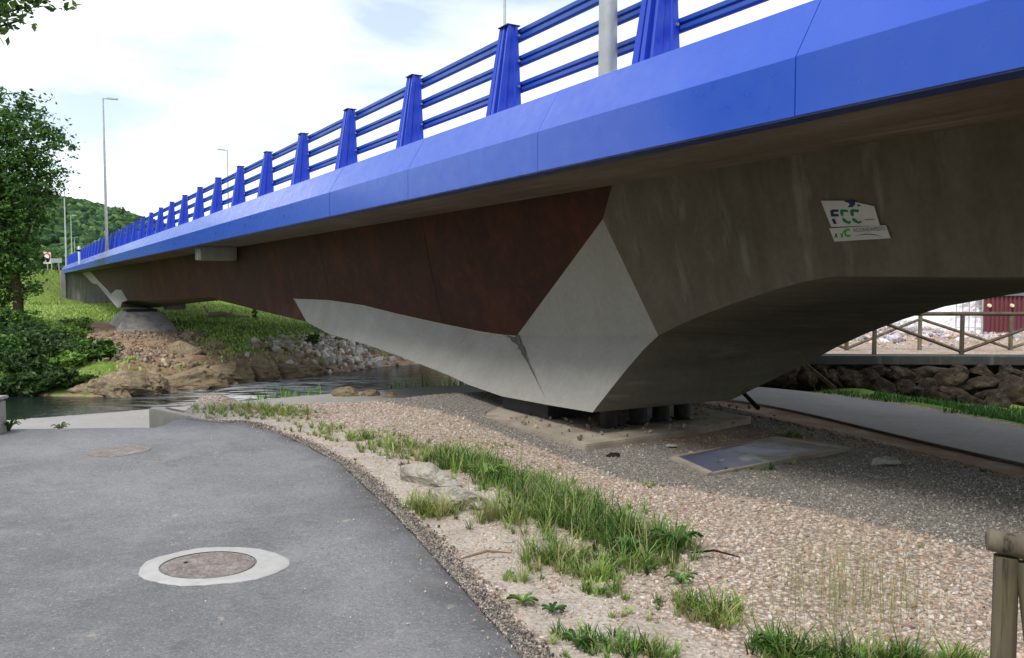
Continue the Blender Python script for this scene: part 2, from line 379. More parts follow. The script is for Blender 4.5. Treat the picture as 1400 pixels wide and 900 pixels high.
# ------------------------------------------------------------------ terrain
PATH = np.array([(-17, 8.4), (-12.5, 10.9), (-9, 12.8), (-6.3, 14.5), (-4, 16.4), (-1.5, 18.0), (1, 19.0), (3.2, 19.1), (5.4, 18.1), (6.5, 15.9), (7.2, 13.2), (8.2, 10.3), (10, 7.2), (13, 3), (18, -6)], float)
def resample(P, n=400):
    seg = np.r_[0, np.cumsum(np.hypot(*np.diff(P, axis=0).T))]; t = np.linspace(0, seg[-1], n)
    Q = np.c_[np.interp(t, seg, P[:, 0]), np.interp(t, seg, P[:, 1])]
    for _ in range(60): Q[1:-1] = (Q[:-2] + 2 * Q[1:-1] + Q[2:]) / 4
    return Q
PD = resample(PATH, 260)
def path_dist(X, Y):
    X = np.asarray(X, float); Y = np.asarray(Y, float); sh = X.shape; x = X.ravel(); y = Y.ravel()
    d = np.full(x.shape, 1e9); sgn = np.zeros(x.shape); arc = np.zeros(x.shape)
    near = (np.abs(x) < 45) & (y > -30) & (y < 60)
    xs, ys = x[near], y[near]; bd = np.full(xs.shape, 1e9); bs = np.zeros(xs.shape); bi = np.zeros(xs.shape)
    for i in range(0, len(PD) - 1, 2):
        ax, ay = PD[i]; bx, by = PD[min(i + 2, len(PD) - 1)]; vx, vy = bx - ax, by - ay
        t = np.clip(((xs - ax) * vx + (ys - ay) * vy) / (vx * vx + vy * vy), 0, 1)
        dx, dy = xs - ax - t * vx, ys - ay - t * vy; dd = np.hypot(dx, dy); c = vx * dy - vy * dx
        k = dd < bd - 1e-6; bd[k] = dd[k]; bs[k] = np.sign(c)[k]; bi[k] = i
    d[near] = bd; sgn[near] = bs; arc[near] = bi
    L, s = Ls(x, y); far = ~near
    sgn[far] = np.where(s[far] > 16, 1, -1); d[far] = 60
    return d.reshape(sh), sgn.reshape(sh), arc.reshape(sh)
WATER = -2.45
def waterline(L): return 34.6 + .62 * np.clip(3 - L, 0, 8) + .38 * np.clip(L - 4, 0, 16) + 1.4 * (fbm(L * .22, L * 0, 3, 5) - .5) * 2
def height(X, Y):
    X = np.asarray(X, float); Y = np.asarray(Y, float)
    L, s = Ls(X, Y); d, sg, arc = path_dist(X, Y)
    # near plateau, dropping towards the riverside path
    plat = -.13 * sstep(-1.2, 1.0, X) * sstep(6.4, 8.4, Y) + .05 * (fbm(X * .8, Y * .8, 3, 1) - .5) + .06 * sstep(0, .12, (Y - 11.05) + (X + 4.8) * .72) * sstep(-1.8, -3.3, X)
    wdt = 2.35 + 2.25 * sstep(-4.9, -3.4, X)
    z_near = -.66 + (plat + .66) * sstep(1.4, wdt, d + .4 * (fbm(X * .5, Y * .5, 2, 9) - .5))
    # river side of the path: drops to the bed; on the right it is a grass berm up to the wall
    right = sstep(6.0, 8.5, X + (Y - 16) * .15)
    bank = -.70 + (-3.1 + .70) * sstep(1.5, 5.0, d) 
    berm = -.66 - .28 * sstep(7.5, 10.5, X) * sstep(1.3, 3, d)
    yard = -.05 + 0 * X
    berm = np.where(Y > 20.2, yard, berm)
    z_riv = bank * (1 - right) + berm * right
    z = np.where(sg > 0, z_riv, z_near)
    z = np.where(d < 1.5, -.66 + 0 * X, z)
    # ramp of the road over the edge of the plateau
    rw = sstep(-4.3, -4.75, X + .25 * (Y - 11)) * sstep(-8.6, -7.4, X) 
    ramp = -.67 * np.clip((Y - 9.7) / 3.4, 0, 1)
    z = np.where((sg <= 0) & (d > 1.0), z * (1 - rw) + np.minimum(ramp, z + 2) * rw, z)
    # far bank
    wl = waterline(L); t = s - wl
    fb = -3.2 + 1.0 * sstep(-2.5, 0.8, t) + .75 * sstep(.6, 3.5, t) + .45 * sstep(8, 22, t) + .55 * sstep(16, 45, t)
    fb = fb + .35 * (fbm(X * .35, Y * .35, 4, 3) - .5) * sstep(0, 2, t)
    fb = fb + 1.2 * sstep(12, 40, L) * sstep(4, 30, t) + .5 * sstep(-4, -14, L) * sstep(0, 6, t)
    z = np.where((s > 22) & (t > -6) & ~((X > 5) & (Y < 42) & (Y > 20.1)), np.maximum(z * sstep(30, 24, s) - 3.1 * sstep(24, 30, s), fb), z)
    # river bed between
    riv = (s > 21) & (t <= -6) & ~((X > 5) & (Y < 42) & (Y > 20.1)); z = np.where(riv, -3.1, z)
    # approach embankment behind the far abutment
    emb = 3.15 * sstep(98, 104.5, s + .35 * np.maximum(0, 3.0 - L)) * sstep(-9, -3, L) * sstep(28, 18, L) * np.where((L > 4.5) & (s < 103.8), 0, 1)
    z = np.maximum(z, -1.2 + emb * 1.33 * (emb > 0.01) + np.where(emb > .01, 0, -5))
    # building yard on the right: rubble slope
    yd = (X > 5) & (Y >= 20.2) & (Y < 42); z = np.where(yd, -.05 + .35 * sstep(23, 28, Y) * np.exp(-((X - 13) / 2.5) ** 2) + .3 * (fbm(X * .5, Y * .5, 4, 8) - .5) * sstep(22, 26, Y), z)
    z = np.where((Y >= 42) & (X > 7) & (s < 22), 1.0, z)
    return z
GREY = [(-2.2, 12.6), (-.9, 11.2), (.47, 8.9), (1.2, 7.58), (1.85, 6.9), (2.45, 6.15), (2.94, 5.5), (3.3, 5.0), (5, 3.9), (9, 2)]
def grey_zone(X, Y):
    gx = np.array([p[0] for p in GREY]); gy = np.array([p[1] for p in GREY])
    return sstep(-.35, .35, Y - np.interp(X, gx, gy))
RE = [(-30, .9), (0, .75), (2, .45), (3.88, .07), (4.94, -.35), (6.17, -.84), (7.88, -1.6), (9.37, -2.55), (10.0, -3.2), (10.32, -3.8), (10.95, -4.78), (11.1, -4.95), (13.9, -5.2), (14.6, -5.2)]
def road_edge(Y): return np.interp(Y, [p[0] for p in RE], [p[1] for p in RE])
def grid(xs, ys):
    X, Y = np.meshgrid(xs, ys); n, m = len(ys), len(xs)
    i = np.arange(n * m).reshape(n, m)
    Fq = np.stack([i[:-1, :-1], i[:-1, 1:], i[1:, 1:], i[1:, :-1]], -1).reshape(-1, 4)
    return X, Y, Fq
def steps(*seg):
    out = [seg[0][0]]
    for a, b, st in seg: out += list(np.linspace(a, b, max(2, int(round((b - a) / st)) + 1))[1:])
    return np.array(out)
xs = steps((-2200, -400, 225), (-400, -150, 25), (-150, -45, 3), (-45, -11, .5), (-11, 11.5, .125), (11.5, 45, .5), (45, 150, 3), (150, 400, 25), (400, 2200, 225))
ys = steps((-2000, -200, 300), (-200, -30, 20), (-30, 1.5, 1.2), (1.5, 14.5, .125), (14.5, 50, .3), (50, 115, .8), (115, 160, 3), (160, 500, 20), (500, 2500, 250))
X, Y, Fq = grid(xs, ys)
Z = height(X, Y)
d_, sg_, _a = path_dist(X, Y); Lg, sgd = Ls(X, Y); tt = sgd - waterline(Lg)
near = sg_ <= 0
greyz = np.where(near & (Y > 1), grey_zone(X, Y), 0.0)
re_ = road_edge(Y)
soil = sstep(4.2, 3.2, d_) * near * sstep(0, 3, X)                                     # brown strip beside the path
soil = np.maximum(soil, near * .8 * np.exp(-(((X - 2.6) / 1.6) ** 2 + ((Y - 10.2) / 1.0) ** 2)))
grass = np.where(sg_ > 0, sstep(1.5, 1.9, d_) * .9, 0.0)
far = tt > -3
gfar = sstep(1.0, 2.6, tt + 3 * (fbm(X * .2, Y * .2, 3, 12) - .5)); footd = np.hypot(Lg - 7, (sgd - 53) * .55)
gfar = gfar * (1 - .95 * sstep(4.6, 2.8, np.hypot(Lg - 5.0, (sgd - 50) * .3) + 2.5 * (fbm(X * .5, Y * .5, 3, 22) - .5))); gfar = np.maximum(gfar, .95 * sstep(4.5, 1.5, Lg + 2 * fbm(X * .3, Y * .3, 2, 19) - 1) * sstep(-1, .6, tt))
gfar = gfar * (1 - .95 * sstep(6.5, 5, tt) * sstep(3.2, 4.2, Lg) * sstep(9.5, 7.5, Lg)); gfar = gfar * (1 - .8 * sstep(2.5, 1.5, tt) * sstep(3, 4, Lg)); gfar = np.maximum(gfar, sstep(70, 76, sgd))
soilf = np.clip(1 - gfar, 0, 1)
yard = (X > 5) & (Y > 20.0) & (Y < 60)
grass = np.where(far, gfar, grass); soil = np.where(far, np.maximum(.6, soilf), soil); grass = np.where(yard, 0.0, grass); soil = np.where(yard, .45, soil)
greyz = np.where(far | yard, 0, greyz)
grass = np.where((Y < -1) & near, .9 * sstep(4, 7, np.abs(X + 1)), grass)
sand = sstep(1.5, .6, X - re_) * sstep(.08, .22, X - re_) * near * (Y < 11.5) * .9
zone = np.stack([greyz, grass, soil, 1 - sand], -1).reshape(-1, 4)
gm = mesh_np('ground', np.stack([X, Y, Z], -1).reshape(-1, 3), Fq, True, {'zone': zone})
tag(link('ground', gm, M['ground']), kind='structure')
def ground_z(x, y): return float(height(np.array([x]), np.array([y]))[0])

# road sheet
ry = steps((-30, 1.4, 1.0), (1.4, 12.4, .1)); cols = 44
Vr = []
for yy in ry:
    e = float(road_edge(yy)) + .035 * (float(fbm(yy * 6, 0 * yy, 3, 4)) - .5) * 2
    lft = -5.9 if yy < 9.5 else -6.0 - (yy - 9.5) * .25
    lft = min(lft, e - 1.6)
    for k in range(cols): 
        u = k / (cols - 1); Vr.append((lft + (e - lft) * u, yy))
Vr = np.array(Vr); zr = height(Vr[:, 0], Vr[:, 1])
u = np.tile(np.linspace(0, 1, cols), len(ry))
zr = zr + .035 + .02 * np.sin(np.pi * u) - .036 * (u > .999) - .05 * (u < .001)
zr += .012 * (fbm(Vr[:, 0] * 1.2, Vr[:, 1] * 1.2, 3, 2) - .5)
i = np.arange(len(ry) * cols).reshape(len(ry), cols)
tar = np.repeat((.75 * sstep(.35, .02, (1 - u) * 3.3))[:, None], 3, 1)
tag(link('road', mesh_np('road', np.c_[Vr, zr], np.stack([i[:-1, :-1], i[:-1, 1:], i[1:, 1:], i[1:, :-1]], -1).reshape(-1, 4), True, {'tar': tar}), M['asphalt']), kind='structure')
def road_z(x, y):
    return ground_z(x, y) + .05
# riverside path sheet
n = len(PD); T = np.gradient(PD, axis=0); T /= np.linalg.norm(T, axis=1)[:, None]; N = np.c_[-T[:, 1], T[:, 0]]
ws = [-1.22, -1.2, -.6, 0, .6, 1.15, 1.17]; Vp = np.concatenate([np.c_[PD + N * w_, np.full(n, -.62 - (.09 if abs(w_) > 1.21 or w_ > 1.16 else 0))] for w_ in ws])
Fp = [(a * n + k, a * n + k + 1, (a + 1) * n + k + 1, (a + 1) * n + k) for a in range(len(ws) - 1) for k in range(n - 1)]
Fp = [f[::-1] for f in Fp]
tag(link('riverside_path', mesh_np('riverside_path', Vp, np.array(Fp), False), M['path']), kind='structure')
# river
wx = steps((-260, -60, 20), (-60, 60, 1.0), (60, 260, 20)); wy = steps((8, 70, 1.0), (70, 260, 20))
Xw, Yw, Fw = grid(wx, wy); Lw, sw = Ls(Xw, Yw)
foam = np.exp(-(((Lw - 7.0 - (sw - 28) * .4) / 3.6) ** 2)) * sstep(18, 22, sw) * sstep(38, 34, sw)
foam = np.maximum(foam * 1.1, .12 * np.exp(-((Lw - 14) / 2) ** 2))
tag(link('river_water', mesh_np('river_water', np.stack([Xw, Yw, np.full_like(Xw, WATER)], -1).reshape(-1, 3), Fw, True, {'foam': np.repeat(foam.reshape(-1, 1), 3, 1)}), M['water']), kind='structure')

# ------------------------------------------------------------------ bridge
BO = (6.9, 9.0)                      # base of the near pier in bridge coordinates (L, s)
bx, by = XY(*BO)
bridge = thing('road_bridge', 'long road bridge with blue edge panels, rusty steel girder and grey faceted concrete pier', 'bridge', (bx, by, 0), TH)
def b(p): return (p[0] - BO[0], p[1] - BO[1], p[2])
def H(h): return h + EYE
ZT = H(1.155)
S0, S1 = -22.0, 102.5
def aL(x, y, L): return at_L(x, y, L)
A = aL(837, 268, 6.06); A = (6.06, A[1], ZT)
P = aL(824, 300, 6.15); B_ = aL(706, 460, 6.5); D = aL(900, 459, 6.5); T_ = aL(810, 564, 5.8)
facet_top = [aL(x, y, L) for x, y, L in ((690, 459, 6.5), (657, 454, 6.48), (594, 441, 6.45), (545, 430, 6.43), (497, 418, 6.41), (450, 411, 6.4), (402, 409, 6.4))]
C_ = facet_top[-1]
keel_near = [aL(x, y, L) for x, y, L in ((750, 554, 5.8), (686, 542, 5.85), (640, 526, 5.9), (618, 515, 5.93), (549, 488, 6.0), (500, 471, 6.08), (450, 457, 6.2), (419, 440, 6.3))]
C2 = keel_near[-1]
arch = [(6.3, S0, H(.06))] + [aL(x, y, L) for x, y, L in ((1400, 379, 6.3), (1140, 378, 6.33), (1100, 385, 6.35), (1060, 396, 6.37), (1000, 416, 6.4), (960, 431, 6.44), (930, 444, 6.47))] + [D]
lip = [D] + [aL(x, y, L) for x, y, L in ((880, 478, 6.35), (855, 507, 6.15), (832, 536, 5.95))] + [T_]
girder_bot = [aL(x, y, L) for x, y, L in ((376, 430, 6.35), (332, 419, 6.4), (300, 411, 6.4))]
MID = 33.1
girder_bot.append((6.4, MID, girder_bot[-1][2] - .01 if girder_bot[-1][2] > H(-.6) else H(-.5)))
girder_bot = [p for p in girder_bot if p[1] < MID + .01]
def mir(p): return (p[0], 2 * MID - p[1], p[2])
def strip(mb, bot, top, flip=False):
    V = [b(p) for p in bot] + [b(p) for p in top]; n = len(bot)
    mb.add(V, [(k, k + 1, n + k + 1, n + k) for k in range(n - 1)])
def subdiv(poly, step=1.0):
    out = [poly[0]]
    for p, q in zip(poly[:-1], poly[1:]):
        k = max(1, int(math.dist(p, q) / step))
        for j in range(1, k + 1): out.append(tuple(p[a] + (q[a] - p[a]) * j / k for a in range(3)))
    return out
def topof(poly, L=6.06): return [(L, p[1], ZT) for p in poly]
def half(f, name, mat, label=None):
    for mm in (lambda p: p, mir):
        mb = MB(); f(mb, mm); o = mb.build(name, mat, bridge, recalc=True)
        if label: o['label'] = label
def f_web(mb, mm):
    bot = subdiv(arch, 1.2)
    bot = bot + [P]
    top = topof(bot[:-1]) + [A]
    # D -> P line: top runs on to A
    top = [(6.06, min(p[1], A[1]), ZT) for p in bot[:-1]] + [A]
    strip(mb, [mm(p) for p in bot], [mm(p) for p in top])
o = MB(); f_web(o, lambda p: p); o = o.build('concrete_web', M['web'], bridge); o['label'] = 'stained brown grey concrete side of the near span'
far_bot = [aL(x, y, L) for x, y, L in ((240, 407, 6.38), (210, 409, 6.35), (186, 410.6, 6.3), (174.5, 411, 6.3))]
far_bot = [p for p in far_bot if p[1] > MID + .5]
FB = [aL(x, y, L) for x, y, L in ((166, 396.6, 6.22), (158.6, 396, 6.2), (152, 402, 6.2), (130, 379, 6.15))] + [(6.1, aL(124, 373.5, 6.1)[1], ZT - .02)]
far_low = [aL(x, y, L) for x, y, L in ((167, 413, 6.05), (164.7, 420.5, 5.9), (160, 420.5, 5.9), (133, 389, 6.05), (126, 387, 6.05))] + [(6.05, aL(112, 372.6, 6.05)[1], ZT - .02)]
def f_steel(mb):
    allb = subdiv([A, P, B_] + facet_top + girder_bot + far_bot + FB, 1.2)
    strip(mb, allb, [(6.06, p[1], ZT) for p in allb])
    q = [b(p) for p in (C_, C2, girder_bot[0])]; mb.add(q, [(0, 1, 2)])
mb = MB(); f_steel(mb); mb.build('steel_web', M['steel'], bridge)
# weld seams between the steel plates
_bl = sorted([(p[1], p[0], p[2]) for p in [B_] + facet_top + girder_bot + far_bot])
for sw_ in (13.2, 19.0, 24.8, 30.6, 36.4, 42.2, 48.0):
    Lb = float(np.interp(sw_, [p[0] for p in _bl], [p[1] for p in _bl])); zb_ = float(np.interp(sw_, [p[0] for p in _bl], [p[2] for p in _bl]))
    mb = MB(); mb.tube(b((Lb, sw_, zb_ + .01)), b((6.06, sw_, ZT)), .006, .006, 5); mb.build('weld_seam', M['steel'], bridge)
def f_facet1(mb, mm):      # long upward facing chamfer
    up = [mm(p) for p in [B_] + facet_top]; lo = [mm(p) for p in keel_near]
    q = up + lo[::-1]
    V = [b(p) for p in q]; nU = len(up)
    # strip by walking both polylines
    Fs = []; i = 0; j = 0; nl = len(lo)
    def lo_i(j): return nU + (nl - 1 - j)
    while i < nU - 1 or j < nl - 1:
        if i < nU - 1 and (j == nl - 1 or i / (nU - 1) <= j / (nl - 1)): Fs.append((i, i + 1, lo_i(j))); i += 1
        else: Fs.append((i, lo_i(j + 1), lo_i(j))); j += 1
    mb.add(V, Fs)
mb = MB(); f_facet1(mb, lambda p: p); o = mb.build('lower_facet', M['facet'], bridge); o['label'] = 'pale grey lower concrete facet that tapers along the girder'
def f_facet2(mb, mm):
    q = [mm(p) for p in [P, B_, keel_near[0], T_] + lip[::-1][1:]]
    V = [b(p) for p in q]
    # P,B,M,T, lip..., D
    Fs = [(1, 2, 3)] + [(1, k, k + 1) for k in range(3, len(q) - 1)] + [(0, 1, len(q) - 1)]
    mb.add(V, Fs)
mb = MB(); f_facet2(mb, lambda p: p); o = mb.build('pier_facet', M['facet'], bridge); o['label'] = 'large pale grey sloping facet of the near pier'
q = [b(p) for p in (far_bot[-1], FB[0], FB[1], FB[2], far_low[2], far_low[1], far_low[0])]
mb = MB(); mb.add(q, [(0, 1, 2, 3), (0, 3, 4, 6), (4, 5, 6)]); o = mb.build('pier_facet', M['facet'], bridge); o['label'] = 'pale facet of the far pier'
q = [b(p) for p in (FB[2], FB[3], FB[4], far_low[5], far_low[4], far_low[3], far_low[2])]
q2 = [(v[0] + .9, v[1], v[2]) for v in q]; n = 7
mb = MB(); mb.add(q + q2, [(0, 1, 5, 6), (1, 2, 3, 4), (1, 4, 5), (7, 13, 12, 8), (8, 11, 10, 9), (8, 12, 11)] + [(k, (k + 1) % n, n + (k + 1) % n, n + k) for k in range(n)]); o = mb.build('pier_strut', M['facet'], bridge, recalc=True); o['label'] = 'slender pale strut rising from the far pier to the deck'
mb = MB(); mb.box(8.7 - BO[0], 9.9 - BO[0], 59.5 - BO[1], 61 - BO[1], H(-1.75), H(-1.05)); mb.build('pier_side_block', M['facet'], bridge, bevel=.03)
# underside
keel_pairs = [((6.3, S0, H(.06)), (10.8, S0, H(.0)))] + [(arch[1], (10.75, arch[1][1], H(.0))), (arch[2], (10.7, 4.93, H(-.02))), (arch[3], (10.68, 5.3, H(-.07))), (arch[4], (10.6, 5.7, H(-.14))), (arch[5], (10.4, 6.4, H(-.3))), (arch[6], (10.2, 6.85, H(-.48))), (arch[7], (10.0, 7.25, H(-.68))), (D, (9.75, 7.5, H(-.86))), (lip[1], (9.3, 7.65, H(-1.08))), (lip[2], (8.9, 7.7, H(-1.22))), (lip[3], (8.4, 7.72, H(-1.37))), (T_, (7.95, 7.72, H(-1.5)))]
for k, p in enumerate(keel_near):
    keel_pairs.append((p, (7.95 + 1.6 * k / (len(keel_near) - 1), p[1] - .2, p[2])))
for p in girder_bot: keel_pairs.append((p, (9.8, p[1], p[2])))
for k, p in enumerate(far_bot): keel_pairs.append((p, (9.6 - 1.6 * k / max(1, len(far_bot) - 1), p[1] + .3, p[2] - .5 * k / max(1, len(far_bot) - 1))))
keel_pairs += [(far_low[0], (7.8, far_low[0][1] + .4, H(-1.62))), (far_low[1], (7.8, far_low[1][1] + .4, H(-1.64))), (far_low[2], (7.9, far_low[2][1] + .4, H(-1.62)))]
keel_pairs += [(p, (9.3, p[1] + .3, p[2])) for p in far_low[3:]]
allp = keel_pairs
def lerp3(p, q, t): return tuple(p[i] + (q[i] - p[i]) * t for i in range(3))
def subpairs(ps, step):
    out = [ps[0]]
    for (a, c), (a2, c2) in zip(ps[:-1], ps[1:]):
        k = max(1, int(max(math.dist(a, a2), math.dist(c, c2)) / step))
        for j in range(1, k + 1): out.append((lerp3(a, a2, j / k), lerp3(c, c2, j / k)))
    return out
fine = subpairs(allp, 1.3)
mb = MB(); K = 4
rows = [[b(lerp3(p, q, k / K)) for k in range(K + 1)] for p, q in fine]
V = [v for r_ in rows for v in r_]; Fs = [(r_ * (K + 1) + k, r_ * (K + 1) + k + 1, (r_ + 1) * (K + 1) + k + 1, (r_ + 1) * (K + 1) + k) for r_ in range(len(rows) - 1) for k in range(K)]
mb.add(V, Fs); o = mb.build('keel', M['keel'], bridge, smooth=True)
mb = MB(); strip(mb, [q for p, q in fine], [(12.6, q[1], ZT) for p, q in fine]); mb.build('far_web', M['web'], bridge)
# deck slab: soffit, body
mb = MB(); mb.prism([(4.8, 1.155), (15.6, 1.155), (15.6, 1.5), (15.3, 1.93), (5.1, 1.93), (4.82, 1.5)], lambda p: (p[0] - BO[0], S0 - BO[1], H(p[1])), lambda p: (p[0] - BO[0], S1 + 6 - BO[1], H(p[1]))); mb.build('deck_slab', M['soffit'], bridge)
mb = MB(); mb.box(5.9 - BO[0], 14.5 - BO[0], S0 - BO[1], S1 + 60 - BO[1], H(1.935), H(1.99)); mb.build('carriageway', M['asphalt'], bridge)
# fascia panels
prof = [(4.6, 1.14), (4.6, 1.54), (4.86, 1.985), (5.42, 1.985), (5.42, 1.94), (4.9, 1.94), (4.79, 1.75), (4.79, 1.19), (4.79, 1.14)]
def fascia_mesh(y0, y1, sgn=1):
    mb = MB()
    mb.prism(prof, lambda p: (p[0], y0, H(p[1])), lambda p: (p[0], y1, H(p[1])))
    return mb
js = 6.8     # a joint position, spacing 3.25
PL = 3.25
s_list = []
jz = at_L(735, 210, 4.6)[1]
s = jz
while s > S0 - 1: s -= PL
p0 = fascia_mesh(0.003, PL - .003); me0 = p0.mesh('fascia_panel', bevel=.002); me0.materials.append(M['blue_panel'])
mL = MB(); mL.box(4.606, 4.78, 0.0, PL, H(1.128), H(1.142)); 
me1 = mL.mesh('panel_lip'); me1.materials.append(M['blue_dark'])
while s < S1 + 4:
    o = link('fascia_panel', me0, None, bridge, (-BO[0] + random.uniform(-.002, .002), s - BO[1], random.uniform(-.002, .002)))
    o2 = link('panel_lip', me1, None, o, (0, 0, 0))
    s += PL
# far side fascia, one per three panels, same shape mirrored
mb = MB(); mb.prism([(20.4 - p[0], p[1]) for p in prof], lambda p: (p[0] - BO[0], S0 - BO[1], H(p[1])), lambda p: (p[0] - BO[0], S1 + 4 - BO[1], H(p[1]))); mb.build('far_edge_panel', M['blue_panel'], bridge)
# bearings
def frustum(mb, c, r, h, n=16): mb.tube(c, (c[0], c[1], c[2] + h), r, r, n)
for q in ((6.35, 8.25), (6.82, 8.25), (7.25, 8.3), (7.62, 8.3)):
    mb = MB(); mb.tube((q[0] - BO[0], q[1] - BO[1], -.06), (q[0] - BO[0], q[1] - BO[1], .27), .115, .115, 18); mb.tube((q[0] - BO[0], q[1] - BO[1], -.065), (q[0] - BO[0], q[1] - BO[1], -.02), .16, .14, 18)
    mb.build('round_bearing', M['rubber'], bridge, smooth=True)
mb = MB(); mb.box(6.0 - BO[0], 7.6 - BO[0], 9.1 - BO[1], 10.3 - BO[1], -.04, .22); o = mb.build('bearing_block', M['black'], bridge, bevel=.01)
mb = MB(); mb.box(6.35 - BO[0], 7.7 - BO[0], 8.0 - BO[1], 8.5 - BO[1], .21, .33); mb.build('bearing_plate', M['black'], bridge)
for q in (57.5, 58.3):
    pass
mb = MB(); mb.box(6.0 - BO[0], 7.8 - BO[0], 57.4 - BO[1], 59.4 - BO[1], H(-1.79), H(-1.62)); mb.build('bearing_block', M['black'], bridge)
# near footing
mb = MB(); V = [b(p) for p in ((5.42, 7.45, -.045), (5.36, 9.9, -.045), (5.9, 11.3, -.045), (8.6, 11.3, -.045), (8.5, 7.9, -.045), (6.6, 7.5, -.045))]
n = len(V); mb.add(V + [(v[0] - .0, v[1], -.4) for v in V], [tuple(range(n)), tuple(range(2 * n - 1, n - 1, -1))] + [(k, (k + 1) % n, n + (k + 1) % n, n + k) for k in range(n)])
mb.build('footing', M['footing'], bridge, bevel=.015)
# far footing: trapezoid concrete plinth
mb = MB()
za, zb = H(-1.78), H(-3.25)
top4 = [(5.9, 56.2), (8.0, 56.2), (8.0, 60), (5.9, 60)]; bot4 = [(4.9, 53.6), (8.75, 53.6), (9.2, 62), (4.9, 62)]
mb.add([b((*p, za)) for p in top4] + [b((*p, zb)) for p in bot4], [(0, 1, 2, 3), (7, 6, 5, 4), (0, 4, 5, 1), (1, 5, 6, 2), (2, 6, 7, 3), (3, 7, 4, 0)])
mb.build('footing', M['abut'], bridge, bevel=.03)
# far abutment wall with a recess
mb = MB(); mb.box(4.75 - BO[0], 15.5 - BO[0], 102.6 - BO[1], 104 - BO[1], -1.6, ZT - .01); mb.build('abutment', M['abut'], bridge)
mb = MB(); mb.box(4.3 - BO[0], 4.74 - BO[0], 102.2 - BO[1], 106 - BO[1], -1.6, ZT + .3); mb.build('abutment_pilaster', M['abut'], bridge)
mb = MB(); mb.box(6.4 - BO[0], 15.5 - BO[0], -11 - BO[1], -9.6 - BO[1], -1, ZT - .01); mb.build('abutment', M['abut'], bridge)  # unseen near end wall, added to keep light off the web and underside
# drainage box under the cantilever
zz0, zz1 = H(.74), ZT - .003
mb = MB(); mb.box(4.95 - BO[0], 6.05 - BO[0], 27.0 - BO[1], 27.9 - BO[1], zz0, zz1); mb.build('drainage_box', M['abut'], bridge, bevel=.02)
# dark mortar smear where the two facets meet below the corner of the steel
def smear(name, wid, side, t1, col, seed):
    rr = random.Random(seed); mb = MB(); V = []; n = 26; K0 = keel_near[0]
    tgt = np.array(facet_top[2]) if side < 0 else np.array(P)
    dirv = tgt - np.array(B_); dirv /= np.linalg.norm(dirv); ed = np.array(K0) - np.array(B_)
    nn = np.cross(ed, dirv); nn /= np.linalg.norm(nn); nn = nn if nn[0] < 0 else -nn
    for k in range(n + 1):
        t = k / n * t1; p = np.array(B_) + ed * t + nn * .006; w_ = (wid * math.exp(-t * 6) + .035 * (1 - t)) * rr.uniform(.55, 1.3); V += [tuple(b(tuple(p))), tuple(b(tuple(p + dirv * w_)))]
    mb.add(V, [(2 * k, 2 * k + 1, 2 * k + 3, 2 * k + 2) for k in range(n)]); mb.build(name, col, bridge)
md = simple('dark_mortar', rgb('5d5b55'), .95, .25, 9, bump=.4)
smear('mortar_smear', .34, -1, .8, md, 3); smear('mortar_smear', .07, 1, .93, md, 4)
# thin pale edge along the steel / concrete joint
mb = MB()
for p, q in zip([B_] + facet_top[:-1], facet_top):
    mb.tube(b((p[0] - .01, p[1], p[2])), b((q[0] - .01, q[1], q[2])), .012, .012, 5)
mb.build('joint_bead', simple('joint_mortar', rgb('a09c90'), .95, .2, 20), bridge)
# arris line of the web / keel edge
# ------------------------------------------------------------------ railing
rail = thing('bridge_railing', 'blue steel bridge railing with tapering fluted posts and three rails', 'railing', (bx, by, 0), TH)
SPc = 2.78
zf = H(1.985)
def post_mesh():
    mb = MB(); h = 1.10
    # fluted, tapering section: (L offset, s offset) at foot and head; outer face towards -L
    def ring(dl, ds, l_in):
        o = [(-dl, -ds * .5), (-dl * .93, -ds * .28), (-dl * .55, -ds * .22), (-dl * .50, -ds * .10), (-dl * .95, -ds * .02), (-dl * .95, ds * .18), (-dl * .55, ds * .24), (-dl * .93, ds * .3), (-dl, ds * .5), (0, ds * .5), (0, ds * .2), (-dl * .12, ds * .15), (-dl * .12, -ds * .15), (0, -ds * .2), (0, -ds * .5), (-dl * .25, -ds * .5), (-dl * .3, -ds * .42), (-dl * .6, -ds * .42), (-dl * .68, -ds * .5)]
        return [(l_in + a, c) for a, c in o]
    lo = ring(.34, .30, 5.30); hi = ring(.13, .21, 5.27); n = len(lo)
    V = [(p[0], p[1], zf) for p in lo] + [(p[0], p[1], zf + h) for p in hi]
    mb.add(V, [(k, (k + 1) % n, n + (k + 1) % n, n + k) for k in range(n)] + [tuple(range(n)), tuple(range(n, 2 * n))])
    return mb
mbp = post_mesh(); mep = mbp.mesh('post', bevel=0); mep.materials.append(M['blue'])
mbc = MB(); mbc.box(5.12, 5.30, -.115, .115, zf + 1.1, zf + 1.112); mec = mbc.mesh('post_cap'); mec.materials.append(M['blue_dark'])
mbb = MB(); mbb.tube((5.262, -.155, zf), (5.262, -.125, zf), .016, .013, 6)
meb = mbb.mesh('bolt'); meb.materials.append(M['bolt'])
mbf = MB(); mbf.box(4.93, 5.42, -.2, .2, zf, zf + .018); mef = mbf.mesh('foot_plate'); mef.materials.append(M['blue'])
def rail_mesh(hh, w=.07):
    mb = MB(); pr = [(0, .0), (-w * .55, .0), (-w * .8, .012), (-w * .8, hh * .40), (-w * .35, hh * .46), (-w * .35, hh * .56), (-w * .75, hh * .62), (-w * .75, hh - .01), (-w * .5, hh), (0, hh)]
    mb.prism(pr, lambda p: (5.37 + p[0], .0, zf + p[1]), lambda p: (5.37 + p[0], SPc - .004, zf + p[1])); return mb
mer = [rail_mesh(h_).mesh('rail', bevel=.003) for h_ in (.13, .13, .15)]
